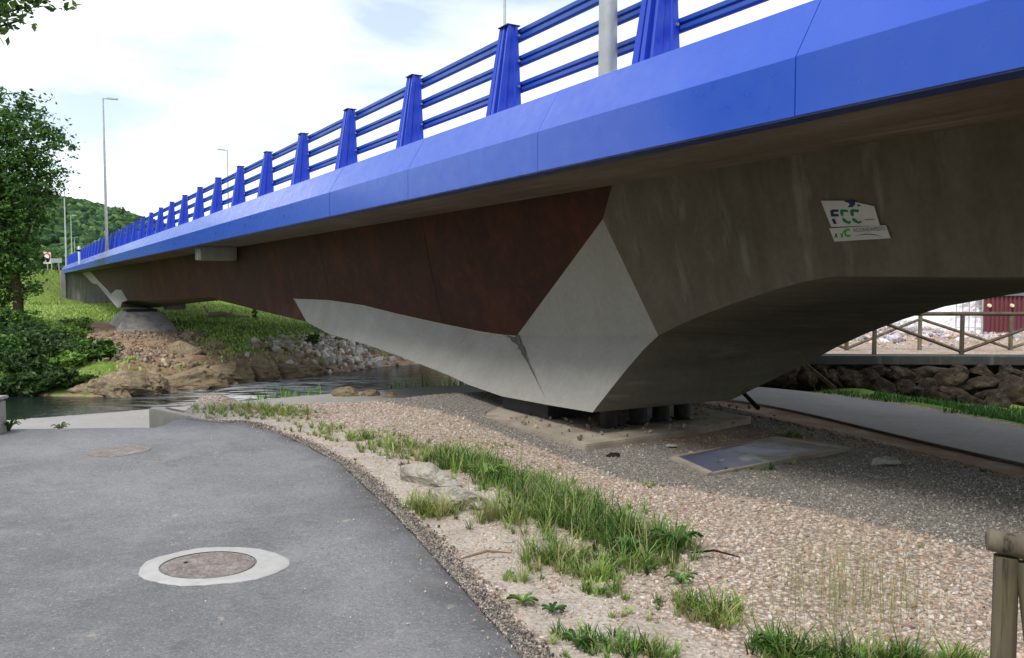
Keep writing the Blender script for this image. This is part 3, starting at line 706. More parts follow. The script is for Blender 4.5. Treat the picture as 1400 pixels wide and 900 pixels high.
for m_ in mer: m_.materials.append(M['rail_blue'])
mbk = MB(); mbk.box(5.25, 5.34, .14, .30, 0, .07); mbk.box(5.30, 5.36, .28, .5, .02, .06); mek = mbk.mesh('rail_bracket'); mek.materials.append(M['gap'])
s_post = at_L(697, 43, 5.22)[1]
k0 = int((s_post - S0) / SPc)
for k in range(-k0, 37):
    sp = s_post + k * SPc
    if sp > S1 + 3: break
    po = link('post', mep, None, rail, (-BO[0], sp - BO[1], 0))
    if sp < 60:
        link('post_cap', mec, None, po); link('foot_plate', mef, None, po)
        if sp < 32:
            for hz in (.38, .68, .98): link('bolt', meb, None, po, (0, 0, hz))
    for j, (zz, m_) in enumerate(zip((.33, .645, .945), mer)):
        if sp + SPc < S1 + 4:
            ro = link('rail', m_, None, rail, (-BO[0], sp - BO[1], zz))
            if j == 0 and sp < 50: link('rail_bracket', mek, None, ro, (0, 0, zf + .02))
# ------------------------------------------------------------------ sign plates on the web
def web_frame(px, py):
    # plane of the near web at that place: from arch edge up to the slab
    return None
e0 = np.array(XY(6.31, 2.0) + (H(.06),)); e1 = np.array(XY(6.31, 5.0) + (H(.06),)); e2 = np.array(XY(6.06, 3.0) + (ZT,))
nrm = np.cross(e1 - e0, e2 - e0); nrm /= np.linalg.norm(nrm)
if nrm @ (np.array([0, 0, EYE]) - e0) < 0: nrm = -nrm
def on_web(x, y, off=0.0):
    d = ray(x, y); o_ = np.array([0, 0, EYE]); q = e0 + nrm * off; t = ((q - o_) @ nrm) / (d @ nrm); return Vector(o_ + d * t)
def plate_px(mb, poly, o0, o1):
    V0 = [on_web(x, y, o0) for x, y in poly]; V1 = [v + Vector(nrm) * (o1 - o0) for v in V0]; n = len(poly)
    c = V0[0]
    mb.add([v for v in V0] + [v for v in V1], [tuple(range(n)), tuple(range(n, 2 * n))] + [(k, (k + 1) % n, n + (k + 1) % n, n + k) for k in range(n)])
sb = on_web(1140, 312)
sg = thing('contractor_sign', 'small white sign plate with letters FCC fixed high on the stained bridge side', 'sign', tuple(sb))
def sgpart(name, poly, o0, o1, mat):
    mb = MB(); plate_px(mb, poly, o0, o1); mb.V = [tuple(Vector(v) - sb) for v in mb.V]; return mb.build(name, mat, sg)
def zz(x, y): return 1115 + x / 12.727, 265 + y / 12.727
up = [zz(*p) for p in ((105, 122), (500, 118), (540, 150), (700, 140), (1030, 215), (1130, 550), (285, 575))]
sgpart('plate', up, .004, .014, M['signwhite'])
lo2 = [zz(*p) for p in ((255, 600), (1235, 545), (1320, 770), (345, 830))]
sgpart('plate', lo2, .004, .016, M['signwhite'])
for nm, mat, polys in (
    ('letter', M['navy'], [[(255, 300), (290, 275), (400, 275), (395, 315), (310, 320), (325, 355), (395, 350), (405, 395), (275, 400)], [(280, 440), (330, 435), (370, 525), (320, 530)]]),
    ('letter', M['greenp'], [[(425, 290), (460, 272), (570, 285), (555, 322), (485, 318), (480, 395), (440, 370)], [(460, 420), (500, 430), (560, 480), (620, 475), (600, 525), (540, 515), (480, 480)]]),
    ('letter', M['greenp'], [[(600, 290), (640, 268), (755, 278), (745, 325), (665, 315), (665, 395), (615, 380)], [(630, 430), (680, 430), (740, 485), (805, 470), (790, 510), (740, 520), (660, 485)]]),
    ('emblem', M['navy'], [[(520, 120), (620, 100), (690, 150), (685, 195), (640, 235), (560, 235), (600, 180)]]),
    ('emblem', M['greenp'], [[(730, 180), (790, 205), (770, 225), (725, 222)]])):
    for pl in polys: sgpart(nm, [zz(*p) for p in pl], .0145, .017, mat)
for nm, mat, polys in (
    ('letter', M['greenp'], [[(330, 765), (350, 690), (365, 690), (385, 765), (368, 765), (362, 740), (350, 740), (345, 765)]]),
    ('letter', M['green2'], [[(415, 690), (440, 690), (455, 715), (490, 640), (520, 625), (480, 700), (470, 765), (440, 765), (445, 730)]]),
    ('letter', M['green2'], [[(520, 625), (560, 605), (600, 625), (600, 650), (560, 640), (530, 670), (540, 720), (610, 715), (615, 745), (560, 760), (515, 735), (500, 680)]]),
    ('underline', M['greenp'], [[(680, 735), (840, 700), (900, 695), (1020, 705), (1170, 750), (1020, 720), (900, 710), (840, 715)]]),
    ('underline', M['greyp'], [[(860, 445), (1030, 440), (1032, 452), (862, 457)]])):
    for pl in polys: sgpart(nm, [zz(*p) for p in pl], .0165, .019, mat)
# small word on the lower plate
wp = []
def word(txt, x0, x1, yt, yb, mat):
    cu = bpy.data.curves.new('lettering', 'FONT'); cu.body = txt; cu.size = 1; cu.extrude = 0
    ob = bpy.data.objects.new('lettering', cu); COL.objects.link(ob); dg = bpy.context.evaluated_depsgraph_get()
    me = bpy.data.meshes.new_from_object(ob.evaluated_get(dg)); bpy.data.objects.remove(ob)
    co = np.array([v.co[:] for v in me.vertices]); mn, mxx = co.min(0), co.max(0)
    for v in me.vertices:
        u, t = (v.co.x - mn[0]) / (mxx[0] - mn[0]), (v.co.y - mn[1]) / (mxx[1] - mn[1])
        p = zz(x0 + (x1 - x0) * u + (1 - t) * 25, yb + (yt - yb) * t - 35 * u); v.co = on_web(p[0], p[1], .0185) - sb
    me.materials.append(mat); link('lettering', me, None, sg)
word('ACONDAPEDO', 640, 1200, 605, 670, M['greyp'])

# ------------------------------------------------------------------ lamps
def lamp_tree(h=9.45, arm=.7, r0=.095, dirn=1):
    t = thing('street_lamp', '', 'street lamp')
    mb = MB(); mb.tube((0, 0, 0), (0, 0, h), r0, .045, 16); mb.build('pole', M['galv'], t, smooth=True)
    mb = MB(); mb.box(-.16, .16, -.16, .16, 0, .025); mb.build('base_plate', M['galv'], t)
    mb = MB(); mb.tube((0, 0, h - .04), (dirn * .3, 0, h - .02), .03, .03, 8); mb.prism([(.2, -.11), (.75, -.13), (.85, -.05), (.85, .05), (.75, .13), (.2, .11)], lambda p: (dirn * p[0], p[1], h - .03), lambda p: (dirn * p[0], p[1] * .8, h + .06)); mb.build('lamp_head', M['galv'], t)
    mb = MB(); mb.box(-.03 - r0, -.0 - r0 * .8, -.06, .06, 1.0, 1.3) if dirn > 0 else mb.box(r0 * .8, r0 + .03, -.06, .06, 1.0, 1.3); mb.build('hatch_door', M['galv'], t)
    return t
lampz = H(1.99)
lampR = lamp_tree(dirn=1); lampL = lamp_tree(dirn=-1)
def put_lamp(src, L, s, label, first):
    o = src if first else copy_tree(src)
    x, y = XY(L, s); o.location = (x, y, lampz); o.rotation_euler = (0, 0, TH); o['label'] = label; o['group'] = 'street lamps along the bridge'
    return o
sl1 = at_L(831, 80, 5.1)[1]
put_lamp(lampR, 5.1, sl1, 'thick galvanised lamp post close in front of the blue railing, top out of frame', True)
sl2 = at_L(146, 330, 5.0)[1]
put_lamp(lampR, 5.0, sl2, 'tall thin lamp post alone against the white sky left of the railing', False)
q = at_Y(90, 340, 93); l_, s_ = Ls(q.x, q.y)
put_lamp(lampR, l_, s_, 'lamp post at the far end of the bridge, its head hidden by the tree', False)
q = at_Y(98, 340, 140); l_, s_ = Ls(q.x, q.y)
put_lamp(lampR, l_, s_, 'distant lamp post just right of the bridge end, in front of the wooded hill', False)
q = at_Y(102, 340, 205); l_, s_ = Ls(q.x, q.y)
put_lamp(lampR, l_, s_, 'farthest and smallest lamp post, in front of the wooded hill', False)
q = at_Y(690, 0, 31); l_, s_ = Ls(q.x, q.y)
put_lamp(lampL, l_, s_, 'thin lamp post behind the railing, cut by the top edge above a blue post', True)
q = at_Y(311.5, 250, 72); l_, s_ = Ls(q.x, q.y)
put_lamp(lampL, l_, s_, 'lamp post beyond the railing with its small head showing against the sky', False)

# delineator post at the end of the railing
q = at_Y(108.5, 355, 66)
dp = thing('marker_post', 'small white marker post with black band in front of the far railing', 'marker post', (q.x, q.y, q.z))
mb = MB(); mb.tube((0, 0, -.35), (0, 0, .62), .07, .10, 10); mb.build('post', M['white'], dp, smooth=True)
mb = MB(); mb.tube((0, 0, .63), (0, 0, .78), .11, .11, 10); mb.build('black_band', M['gap'], dp, smooth=True)
mb = MB(); mb.tube((0, 0, .79), (0, 0, 1.05), .11, .09, 10); mb.build('head', M['white'], dp, smooth=True)

# ------------------------------------------------------------------ far signs
q = at_Y(65, 371, 100)
t = thing('speed_sign', 'round red rimmed speed sign on a pale square panel on the grassy embankment', 'road sign', (q.x, q.y, q.z))
mb = MB(); mb.box(-.45, .45, -.02, .02, .9, 2.3); mb.build('panel', simple('pale_panel', g(.6, (1.1, .95, 1)), .6, .05), t)
mb = MB(); mb.tube((-.0, -.025, 1.75), (0, -.05, 1.75), .42, .42, 20); mb.build('red_rim', M['red'], t)
mb = MB(); mb.tube((-.0, -.055, 1.75), (0, -.07, 1.75), .28, .28, 20); mb.build('white_disc', M['white'], t)
mb = MB(); mb.tube((0, .05, -.5), (0, .05, 1.9), .045, .045, 8); mb.build('pole', M['galv'], t)
q = at_Y(74, 371, 104)
t = thing('direction_sign', 'low grey rectangular road sign on two posts beside the speed sign', 'road sign', (q.x, q.y, q.z))
mb = MB(); mb.box(-.35, 1.0, -.02, .02, 1.05, 1.6); mb.build('panel', M['signback'], t)
for xx in (-.3, .6):
    mb = MB(); mb.tube((xx, .05, -.4), (xx, .05, 1.6), .045, .045, 8); mb.build('post', M['galv'], t)

# ------------------------------------------------------------------ leaf, grass and stone generators
GREENS = np.array([rgb('2f4a1c')[:3], rgb('3e5c22')[:3], rgb('4f6e2a')[:3], rgb('668436')[:3]])
def jitter_cols(n, pal, v=.25):
    i = RNG.integers(0, len(pal), n); t = RNG.random((n, 1)); c = pal[i] * (1 - t) + pal[RNG.integers(0, len(pal), n)] * t
    return np.clip(c * (1 + v * (RNG.random((n, 1)) * 2 - 1)), 0, 1)
def leaves_mesh(name, C, size, pal, droop=.3, aspect=.55, v=.25):
    n = len(C); a = RNG.normal(size=(n, 3)); a[:, 2] = a[:, 2] * .5 - droop; a /= np.linalg.norm(a, axis=1)[:, None]
    r_ = RNG.normal(size=(n, 3)); bb = np.cross(a, r_); bb /= np.linalg.norm(bb, axis=1)[:, None]; nn = np.cross(a, bb)
    sz = (size * (0.6 + .8 * RNG.random((n, 1))))
    p0 = C - a * sz * .5; p2 = C + a * sz * .5; p1 = C + bb * sz * .5 * aspect + nn * sz * .08; p3 = C - bb * sz * .5 * aspect + nn * sz * .08
    V = np.stack([p0, p1, p2, p3], 1).reshape(-1, 3); Fs = np.arange(4 * n).reshape(n, 4)
    return mesh_np(name, V, Fs, False, {'tint': np.repeat(jitter_cols(n, pal, v), 4, 0)})
def clumps(blobs, n, sub=60, spread=.28):
    """leaf centres grouped in twig clumps inside ellipsoids (cx,cy,cz,rx,ry,rz)"""
    B = np.array(blobs, float); vol = (B[:, 3] * B[:, 4] * B[:, 5]) ** .75; k = RNG.choice(len(B), n // sub, p=vol / vol.sum())
    d = RNG.normal(size=(len(k), 3)); d /= np.linalg.norm(d, axis=1)[:, None]; rad = RNG.random((len(k), 1)) ** .42
    cc = B[k, :3] + d * rad * B[k, 3:]
    off = RNG.normal(size=(len(k), sub, 3)) * (spread * (.5 + RNG.random((len(k), 1, 1)))); off[..., 2] *= .6
    return (cc[:, None] + off).reshape(-1, 3), cc
def blades_mesh(name, P, h, wid, pal, lean=.45, v=.3, th=None, tcol=None):
    n = len(P); th = RNG.random(n) * 6.283 if th is None else th; d = np.c_[np.cos(th), np.sin(th)]; hh = h * (.5 + .8 * RNG.random(n)); ln = lean * hh * (.3 + RNG.random(n))
    s_ = np.c_[-d[:, 1], d[:, 0]] * (wid * (.6 + .8 * RNG.random(n)))[:, None]
    def pt(f, up, sd): return np.c_[P[:, :2] + d * (ln * f)[:, None] + s_ * sd, P[:, 2] + hh * up]
    V = np.stack([pt(0, -.03, -.5), pt(0, -.03, .5), pt(.3, .5, -.45), pt(.3, .5, .45), pt(.75, .85, -.25), pt(.75, .85, .25), pt(1.15, 1 - .1 * lean, 0)], 1).reshape(-1, 3)
    i = np.arange(n)[:, None] * 7
    return mesh_np(name, V, [np.concatenate([i + [0, 1, 3, 2], i + [2, 3, 5, 4]]), i + [4, 5, 6]], False, {'tint': np.repeat(jitter_cols(n, pal, v) if tcol is None else tcol, 7, 0)})
ICO = None
def ico(sub):
    bm = bmesh.new(); bmesh.ops.create_icosphere(bm, subdivisions=sub, radius=1); V = np.array([v.co[:] for v in bm.verts]); Fs = np.array([[v.index for v in f.verts] for f in bm.faces]); bm.free(); return V, Fs
def scatter(name, P, S, base, pal, mat, rough=.25, flat=.6, v=.3, group=None, cols=None):
    Vb, Fb = base; n = len(P); m = len(Vb)
    q = RNG.normal(size=(n, 4)); q /= np.linalg.norm(q, axis=1)[:, None]; w_, x, y, z = q.T
    Rm = np.stack([1 - 2 * (y * y + z * z), 2 * (x * y - z * w_), 2 * (x * z + y * w_), 2 * (x * y + z * w_), 1 - 2 * (x * x + z * z), 2 * (y * z - x * w_), 2 * (x * z - y * w_), 2 * (y * z + x * w_), 1 - 2 * (x * x + y * y)], -1).reshape(n, 3, 3)
    sc = np.c_[np.ones(n), .6 + .4 * RNG.random(n), flat * (.7 + .6 * RNG.random(n))] * S[:, None]
    V = Vb[None] * (1 + rough * (RNG.random((n, m, 1)) * 2 - 1)) * sc[:, None]
    V = np.einsum('nij,nkj->nki', Rm, V) + P[:, None]
    Fs = (Fb[None] + (np.arange(n) * m)[:, None, None]).reshape(-1, 3)
    c = jitter_cols(n, pal, v) if cols is None else cols
    return mesh_np(name, V.reshape(-1, 3), Fs, False, {'tint': np.repeat(c, m, 0)})
OCT = (np.array([(1, 0, 0), (-1, 0, 0), (0, 1, 0), (0, -1, 0), (0, 0, 1), (0, 0, -1)], float), np.array([(0, 2, 4), (2, 1, 4), (1, 3, 4), (3, 0, 4), (2, 0, 5), (1, 2, 5), (3, 1, 5), (0, 3, 5)]))

# ------------------------------------------------------------------ gravel
PINK = np.array([rgb(c)[:3] for c in ('ab9886', 'beab9a', 'cabbac', 'ada398', 'd8d0c6', '9a897b', 'b8957f', 'cfc4b8', 'a09a94', 'c2b5a8', 'b9a594')])
GRYP = np.array([rgb(c)[:3] for c in ('74706a', '938e86', 'a9a39a', 'bdb7ae', '827f7a')])
ny, = (120000,)
yy = 2.3 + 11.2 * RNG.random(ny) ** 1.25; xx = (RNG.random(ny) * 1.9 - .75) * (yy * .72 + .4)
z_ = height(xx, yy); dd, sgg, _ = path_dist(xx, yy); gz = grey_zone(xx, yy) ; re2 = road_edge(yy)
dens = fbm(xx * 2.2, yy * 2.2, 3, 77)
Lx, sx = Ls(xx, yy); nf_ = .5 * fbm(xx * 2, yy * 2, 3, 91); infoot = (Lx > 5.3 + nf_ * .5) & (Lx < 8.0 + nf_) & (sx > 7.35 + nf_ * .7) & (sx < 11.4)
pad = [(1.68, 8.86), (1.91, 8.08), (3.8, 9.37), (3.17, 10.0)]
inpad = (np.abs(xx - 2.65) < 1.15) & (np.abs(yy - (8.45 + (xx - 1.68) * .5 + .1)) < .8)
ok = (sgg <= 0) & (dd > 1.9) & (xx > re2 + .04) & ~infoot & ~inpad & ~((xx < -4.55) & (yy > 10.2)) & ~((np.abs((yy - 11.02) + (xx + 4.8) * .72) < .12) & (xx < -3.6))
isg = RNG.random(ny) < gz
edge = np.clip((xx - re2) / 1.3, 0, 1)
p_ = ok & ~isg & (RNG.random(ny) < (.35 + .65 * edge) * (.45 + 1.1 * sstep(.35, .6, dens)))
P_ = np.c_[xx, yy, z_][p_]; S_ = .006 + .015 * RNG.random(len(P_)) ** 2.6
S_ = S_ * (1 - .45 * (1 - edge[p_]))
g_ = ok & isg; Pg = np.c_[xx, yy, z_][g_]; Sg = .006 + .009 * RNG.random(len(Pg)) ** 2
P_[:, 2] += S_ * .25; Pg[:, 2] += Sg * .3
tag(link('pink_gravel', scatter('pink_gravel', P_, S_, ico(1), PINK, None, .3, .62, .2), M['stone']), kind='stuff')
tag(link('grey_gravel', scatter('grey_gravel', Pg, Sg, OCT, GRYP, None, .2, .7), M['stone']), kind='stuff')
# crumbled asphalt and fines along the road edge
n = 26000; ey = 1.5 + 9 * RNG.random(n) ** 1.2; ex = road_edge(ey) + np.abs(RNG.normal(size=n)) * .07 - .05
Pe = np.c_[ex, ey, height(ex, ey) + .012 + .018 * (ex < road_edge(ey))]; Se = .004 + .009 * RNG.random(n) ** 2
tag(link('asphalt_crumbs', scatter('asphalt_crumbs', Pe, Se, OCT, np.array([rgb(c)[:3] for c in ('48484a', '64625f', '807a72', '9a9084', 'b0a496')]), None, .2, .7), M['stone']), kind='stuff')

n = 1500; gy_ = 2.5 + 7.5 * RNG.random(n) ** 1.3; gx_ = road_edge(gy_) - np.abs(RNG.normal(size=n)) * np.where(RNG.random(n) < .5, .15, 1.6); k = gx_ > -5.6; gx_, gy_ = gx_[k], gy_[k]
tag(link('road_grit', scatter('road_grit', np.c_[gx_, gy_, height(gx_, gy_) + .052], .003 + .006 * RNG.random(len(gx_)) ** 3, OCT, PINK, None, .2, .7), M['stone']), kind='stuff')

# ------------------------------------------------------------------ grass
GB = np.array([rgb(c)[:3] for c in ('47682a', '618a36', '7ba142', '97b65a')]); GD = np.array([rgb(c)[:3] for c in ('34562a', '4a7432', '628f46')])
DRY = np.array([rgb(c)[:3] for c in ('8f9a60', 'b0ac7a', '9aa05c')])
patches = [  # photo place, radius x, radius y (m), height, blades, palette
 (345, 563, .55, .5, .13, 1500, GB), (390, 568, .5, .4, .12, 1100, GB), (300, 560, .4, .3, .10, 500, GB), (440, 588, .35, .3, .10, 700, GB), (490, 600, .4, .3, .11, 900, GB), (530, 612, .4, .3, .11, 1000, GB),
 (575, 622, .35, .3, .14, 1300, GB), (620, 632, .35, .3, .18, 1500, GD), (655, 642, .32, .3, .2, 1500, GD), (700, 662, .36, .3, .2, 1700, GD), (745, 690, .38, .3, .22, 1900, GD), (700, 712, .3, .25, .17, 1100, GB),
 (790, 712, .36, .3, .22, 1900, GD), (840, 735, .34, .28, .22, 1900, GD), (890, 755, .28, .22, .2, 1300, GD), (880, 775, .22, .12, .15, 700, GD), (770, 770, .25, .2, .17, 1100, GB), (810, 790, .2, .12, .12, 500, GB), (590, 705, .14, .1, .17, 700, GB), (565, 693, .1, .08, .13, 250, GB), (610, 700, .12, .08, .13, 300, GB),
 (720, 795, .15, .1, .08, 160, GB), (830, 812, .16, .1, .09, 300, GB), (960, 838, .17, .1, .12, 600, GB), (990, 852, .15, .08, .12, 450, GB), (930, 825, .15, .08, .08, 300, GD), (870, 845, .12, .06, .06, 150, GB), (800, 880, .16, .1, .09, 500, GD), (850, 892, .16, .08, .09, 500, GD), (900, 895, .12, .07, .08, 250, GD), (760, 875, .08, .06, .07, 130, GD),
 (1060, 893, .12, .09, .13, 500, GD), (1100, 905, .14, .1, .13, 600, GD), (1170, 905, .16, .1, .12, 600, GD), (1240, 905, .15, .1, .12, 500, GD), (1300, 912, .15, .1, .1, 400, GD),
 (1085, 596, .3, .16, .08, 400, GD), (1048, 640, .14, .07, .07, 160, GD), (1085, 633, .1, .05, .05, 80, GD), (1000, 642, .06, .05, .06, 50, GD), (888, 662, .12, .08, .07, 160, GD), (1335, 622, .16, .08, .07, 160, GD), (1265, 750, .07, .04, .04, 60, GB), (985, 633, .05, .04, .06, 40, GB), (650, 610, .5, .2, .07, 300, DRY), (560, 600, .6, .2, .06, 300, DRY), (250, 577, .25, .1, .06, 120, GB), (700, 640, .4, .2, .07, 200, DRY)]
PTS = []; HTS = []; TH_ = []; TC = []; WD = []
ALLP = {id(GB): np.concatenate([GB, DRY]), id(GD): np.concatenate([GD, GB, DRY[:1]]), id(DRY): DRY}
for px, py, rx, ry_, h_, nb, pal in patches:
    c = at_z(px, py, 0.0); zc = ground_z(c.x, c.y); c = at_z(px, py, zc)
    nt_ = max(3, int(nb / 23)); q = RNG.normal(size=(nt_, 2)) * .58; tx = c.x + q[:, 0] * rx; ty = c.y + q[:, 1] * ry_ * 1.1
    keep = tx > road_edge(ty) + .08; tx, ty = tx[keep], ty[keep]; nt_ = len(tx)
    if not nt_: continue
    hh = .88 * h_ * np.exp(-(q[keep] ** 2).sum(1) * .35) * (.45 + .95 * RNG.random(nt_)); tcol = jitter_cols(nt_, ALLP[id(pal)], .2); m_ = 15
    a_ = RNG.random((nt_, m_)) * 6.283; rr_ = RNG.random((nt_, m_)) * (.012 + .16 * hh[:, None])
    bx_ = (tx[:, None] + np.cos(a_) * rr_).ravel(); by_ = (ty[:, None] + np.sin(a_) * rr_).ravel()
    PTS.append(np.c_[bx_, by_, height(bx_, by_)]); HTS.append(np.repeat(hh, m_) * (.6 + .6 * RNG.random(nt_ * m_))); TH_.append((a_ + RNG.normal(size=a_.shape) * .5).ravel())
    tc_ = np.repeat(tcol, m_, 0) * (.8 + .4 * RNG.random((nt_ * m_, 1))); dry_ = RNG.random(nt_ * m_) < .13; tc_[dry_] = DRY[1]; TC.append(tc_)
PTS = np.concatenate(PTS); HTS = np.concatenate(HTS); TH_ = np.concatenate(TH_); TC = np.clip(np.concatenate(TC), 0, 1)
tag(link('verge_grass', blades_mesh('verge_grass', PTS, HTS, .0075, GB, .85, th=TH_, tcol=TC), M['blade']), kind='stuff')
# seed stalks
n = 240; c = at_z(1185, 850, 0); sx_ = c.x + RNG.normal(size=n) * .22 - .02; sy_ = c.y + RNG.normal(size=n) * .2 + .1
tag(link('seed_stalks', blades_mesh('seed_stalks', np.c_[sx_, sy_, height(sx_, sy_)], .42 + 0 * sx_, .0022, DRY, .25), M['blade']), kind='stuff')
n = 260; sc_ = np.array([(640, 625), (660, 640), (700, 700), (780, 760), (560, 600)]); kk = RNG.integers(0, len(sc_), n); cs = [at_z(*p, 0) for p in sc_]
sx_ = np.array([cs[i].x for i in kk]) + RNG.normal(size=n) * .3; sy_ = np.array([cs[i].y for i in kk]) + RNG.normal(size=n) * .2
tag(link('verge_stalks', blades_mesh('verge_stalks', np.c_[sx_, sy_, height(sx_, sy_)], .3 + 0 * sx_, .0025, DRY, .3), M['blade']), kind='stuff')
# path-side and bank grass
def bank_grass(name, n, xr, yr, cond, h, wid, pal):
    x_ = xr[0] + (xr[1] - xr[0]) * RNG.random(n); y_ = yr[0] + (yr[1] - yr[0]) * RNG.random(n); k = cond(x_, y_); x_, y_ = x_[k], y_[k]
    Pq = np.c_[x_, y_, height(x_, y_)]; tag(link(name, blades_mesh(name, Pq, h + 0 * x_, wid, pal, .5), M['blade']), kind='stuff')
def c_wall(x, y):
    d, sg2, _ = path_dist(x, y); return (sg2 > 0) & (d > 1.42) & (y < 19.2 - np.clip((x - 5.5) / 4.5, .3, 1.2) * 1.3) & (fbm(x * 1.1, y * 1.1, 3, 31) > .44)
bank_grass('wall_foot_grass', 26000, (5.5, 13), (9, 19), c_wall, .1, .018, GD)
def c_left(x, y):
    d, sg2, _ = path_dist(x, y); return (sg2 > 0) & (d > 1.36) & (d < 2.3) & (fbm(x * .8, y * .8, 3, 41) > .5 + .12 * (x < -5))
bank_grass('river_edge_grass', 16000, (-12, 5), (12, 23), c_left, .26, .022, GB)
def c_far(x, y):
    L, s = Ls(x, y); t = s - waterline(L); f = np.hypot(L - 5.0, (s - 50) * .3)
    return (t > .6 + 2 * fbm(x * .2, y * .2, 3, 12)) & (f > 2.5 + 2.0 * fbm(x * .4, y * .4, 2, 14)) & (s < 100)
bank_grass('far_bank_grass', 70000, (-48, 12), (32, 92), c_far, .15, .09, np.array([rgb(c)[:3] for c in ('84a448', '9dbf5a', 'b0cc6c', 'b8bd7c')]))
def c_emb(x, y):
    L, s = Ls(x, y); return (s > 96) & (L < 4.2)
bank_grass('embankment_grass', 9000, (-75, -40), (80, 112), c_emb, .4, .1, np.concatenate([GB, DRY]))

# broad leaved weeds (countable)
def weed(px, py, nleaf, ln, label, up=.5, pal=None):
    c = at_z(px, py, 0); c.z = ground_z(c.x, c.y)
    t = thing('weed_plant', label, 'weed', tuple(c), 0, 'broad leaved weeds in the gravel verge')
    for k in range(int(nleaf * 1.5)):
        a = 2.4 * k + random.uniform(-.3, .3); L_ = ln * random.uniform(.7, 1.15); wd = L_ * random.uniform(.09, .14); V = []; Fs = []
        for j in range(6):
            u_ = j / 5; r_ = L_ * u_ * (.85 + .1 * u_); z2 = L_ * up * (math.sin(u_ * 2.2)) + .01; ww = wd * math.sin(math.pi * min(1, .1 + u_ * .9)) 
            cx, cy = math.cos(a) * r_, math.sin(a) * r_; ox, oy = -math.sin(a) * ww, math.cos(a) * ww
            V += [(cx - ox, cy - oy, z2 + .012), (cx, cy, z2), (cx + ox, cy + oy, z2 + .012)]
            if j: q = (j - 1) * 3; Fs += [(q, q + 1, q + 4, q + 3), (q + 1, q + 2, q + 5, q + 4)]
        pc = jitter_cols(1, GD if pal is None else pal, .2)
        link('leaf', mesh_np('leaf', np.array(V), np.array(Fs), True, {'tint': np.repeat(pc, len(V), 0)}), M['leaf'], t)
weed(925, 755, 9, .16, 'large dark green weed with long leaves at the right end of the grass strip', .75)
weed(860, 762, 8, .15, 'long leaved weed half hidden in the thickest grass of the strip', .8)
weed(715, 825, 8, .09, 'flat rosette weed on pale grit near the road, below the grass strip', .3, GB)
weed(755, 838, 6, .075, 'small dark rosette weed right beside the flat pale rosette', .35)
weed(665, 655, 8, .2, 'pale weed with rounded leaves at the near edge of the strip above the white rock', .7, GB)
weed(1060, 895, 7, .09, 'upright weed at the bottom edge left of the tall seed stalks', .9)
weed(790, 885, 7, .08, 'leafy weed at the bottom edge nearest the asphalt', .7)
weed(930, 800, 6, .10, 'little weed in the gravel below the large weed', .5)
weed(12, 594, 9, .17, 'leafy weed at the foot of the stone gate post on the left edge', .9)
weed(82, 572, 8, .12, 'single green tuft at the far edge of the road by the river', .9, GB)

# ------------------------------------------------------------------ trees and shrubs
def tree(name, label, base, blobs, nleaf, leaf, pal, trunk, limbs, cat='tree', group=None, sub=60, spread=.28):
    t = thing(name, label, cat, tuple(base), 0, group); bv = Vector(base)
    mb = MB(); mb.path([Vector(p) for p, r_ in trunk], [r_ for p, r_ in trunk], 10); mb.build('trunk', M['bark'], t, smooth=True)
    C, cc = clumps(blobs, nleaf, sub, spread)
    link('crown', leaves_mesh('crown', C, leaf, pal), M['leaf'], t)
    mb = MB()
    for a, b2, r0 in limbs:
        a, b2 = Vector(a), Vector(b2); m_ = (a + b2) / 2 + Vector((0, 0, .12 * (b2 - a).length)); mb.path([a, m_, b2], [r0, r0 * .6, r0 * .2], 6)
    for k in range(0, len(cc), max(1, len(cc) // 70)):
        e = Vector(cc[k]); z0 = min(max(e.z * .65, trunk[1][0][2]), trunk[-1][0][2]); tp = Vector(trunk[-1][0]); tb = Vector(trunk[0][0]); f = (z0 - tb.z) / max(.1, tp.z - tb.z); s_ = tb.lerp(tp, f)
        mb.path([s_, (s_ + e) / 2 + Vector((0, 0, .1)), e], [.05, .03, .012], 4)
    if mb.V: mb.build('limbs', M['bark'], t, smooth=True)
    return t
DK = np.array([rgb(c)[:3] for c in ('274819', '395c25', '4f7430', '719642')]); DB = np.array([rgb(c)[:3] for c in ('22361a', '314a22', '42602c', '577338')])
Yt = 47.0; bpos = at_Y(24, 447, Yt); gzt = ground_z(bpos.x, bpos.y)
kpx = Yt / F
def blob(px, py, r, rx=None, dy=0):
    p = at_Y(px, py, Yt) - Vector((bpos.x, bpos.y, gzt)); R_ = r * kpx; return (p.x, p.y + dy, p.z, (rx or r) * kpx, R_ * 1.1, R_)
bl = [blob(5, 165, 40), blob(40, 150, 24), blob(60, 175, 20), blob(-40, 190, 70), blob(30, 210, 42), blob(75, 205, 18), blob(88, 198, 11), blob(70, 240, 22), blob(86, 250, 11), blob(20, 260, 50), blob(-50, 280, 70), blob(20, 300, 38), blob(48, 270, 26), blob(62, 305, 14), blob(12, 340, 34), blob(-30, 360, 60), blob(30, 360, 26), blob(8, 395, 28), blob(44, 395, 16), blob(-10, 425, 28), blob(52, 333, 12), blob(-110, 250, 100)]
tree('broadleaf_tree', 'tall leafy dark green tree filling the left edge of the picture across the river', (bpos.x, bpos.y, gzt), bl, 42000, .23, DK,
     [((0, 0, -.3), .34), ((.1, 0, 2), .26), ((-.2, 0, 5), .2), ((-.6, 0, 8), .13), ((-.8, 0, 11), .06)], [((0, 0, 3.5), (2.4, 0, 9.0), .1), ((-.2, 0, 5), (3.0, 0, 8.2), .08), ((0, 0, 3), (-3, 0, 8), .12), ((-.5, 0, 7), (1.4, 0, 11.5), .06)], sub=26, spread=.24)
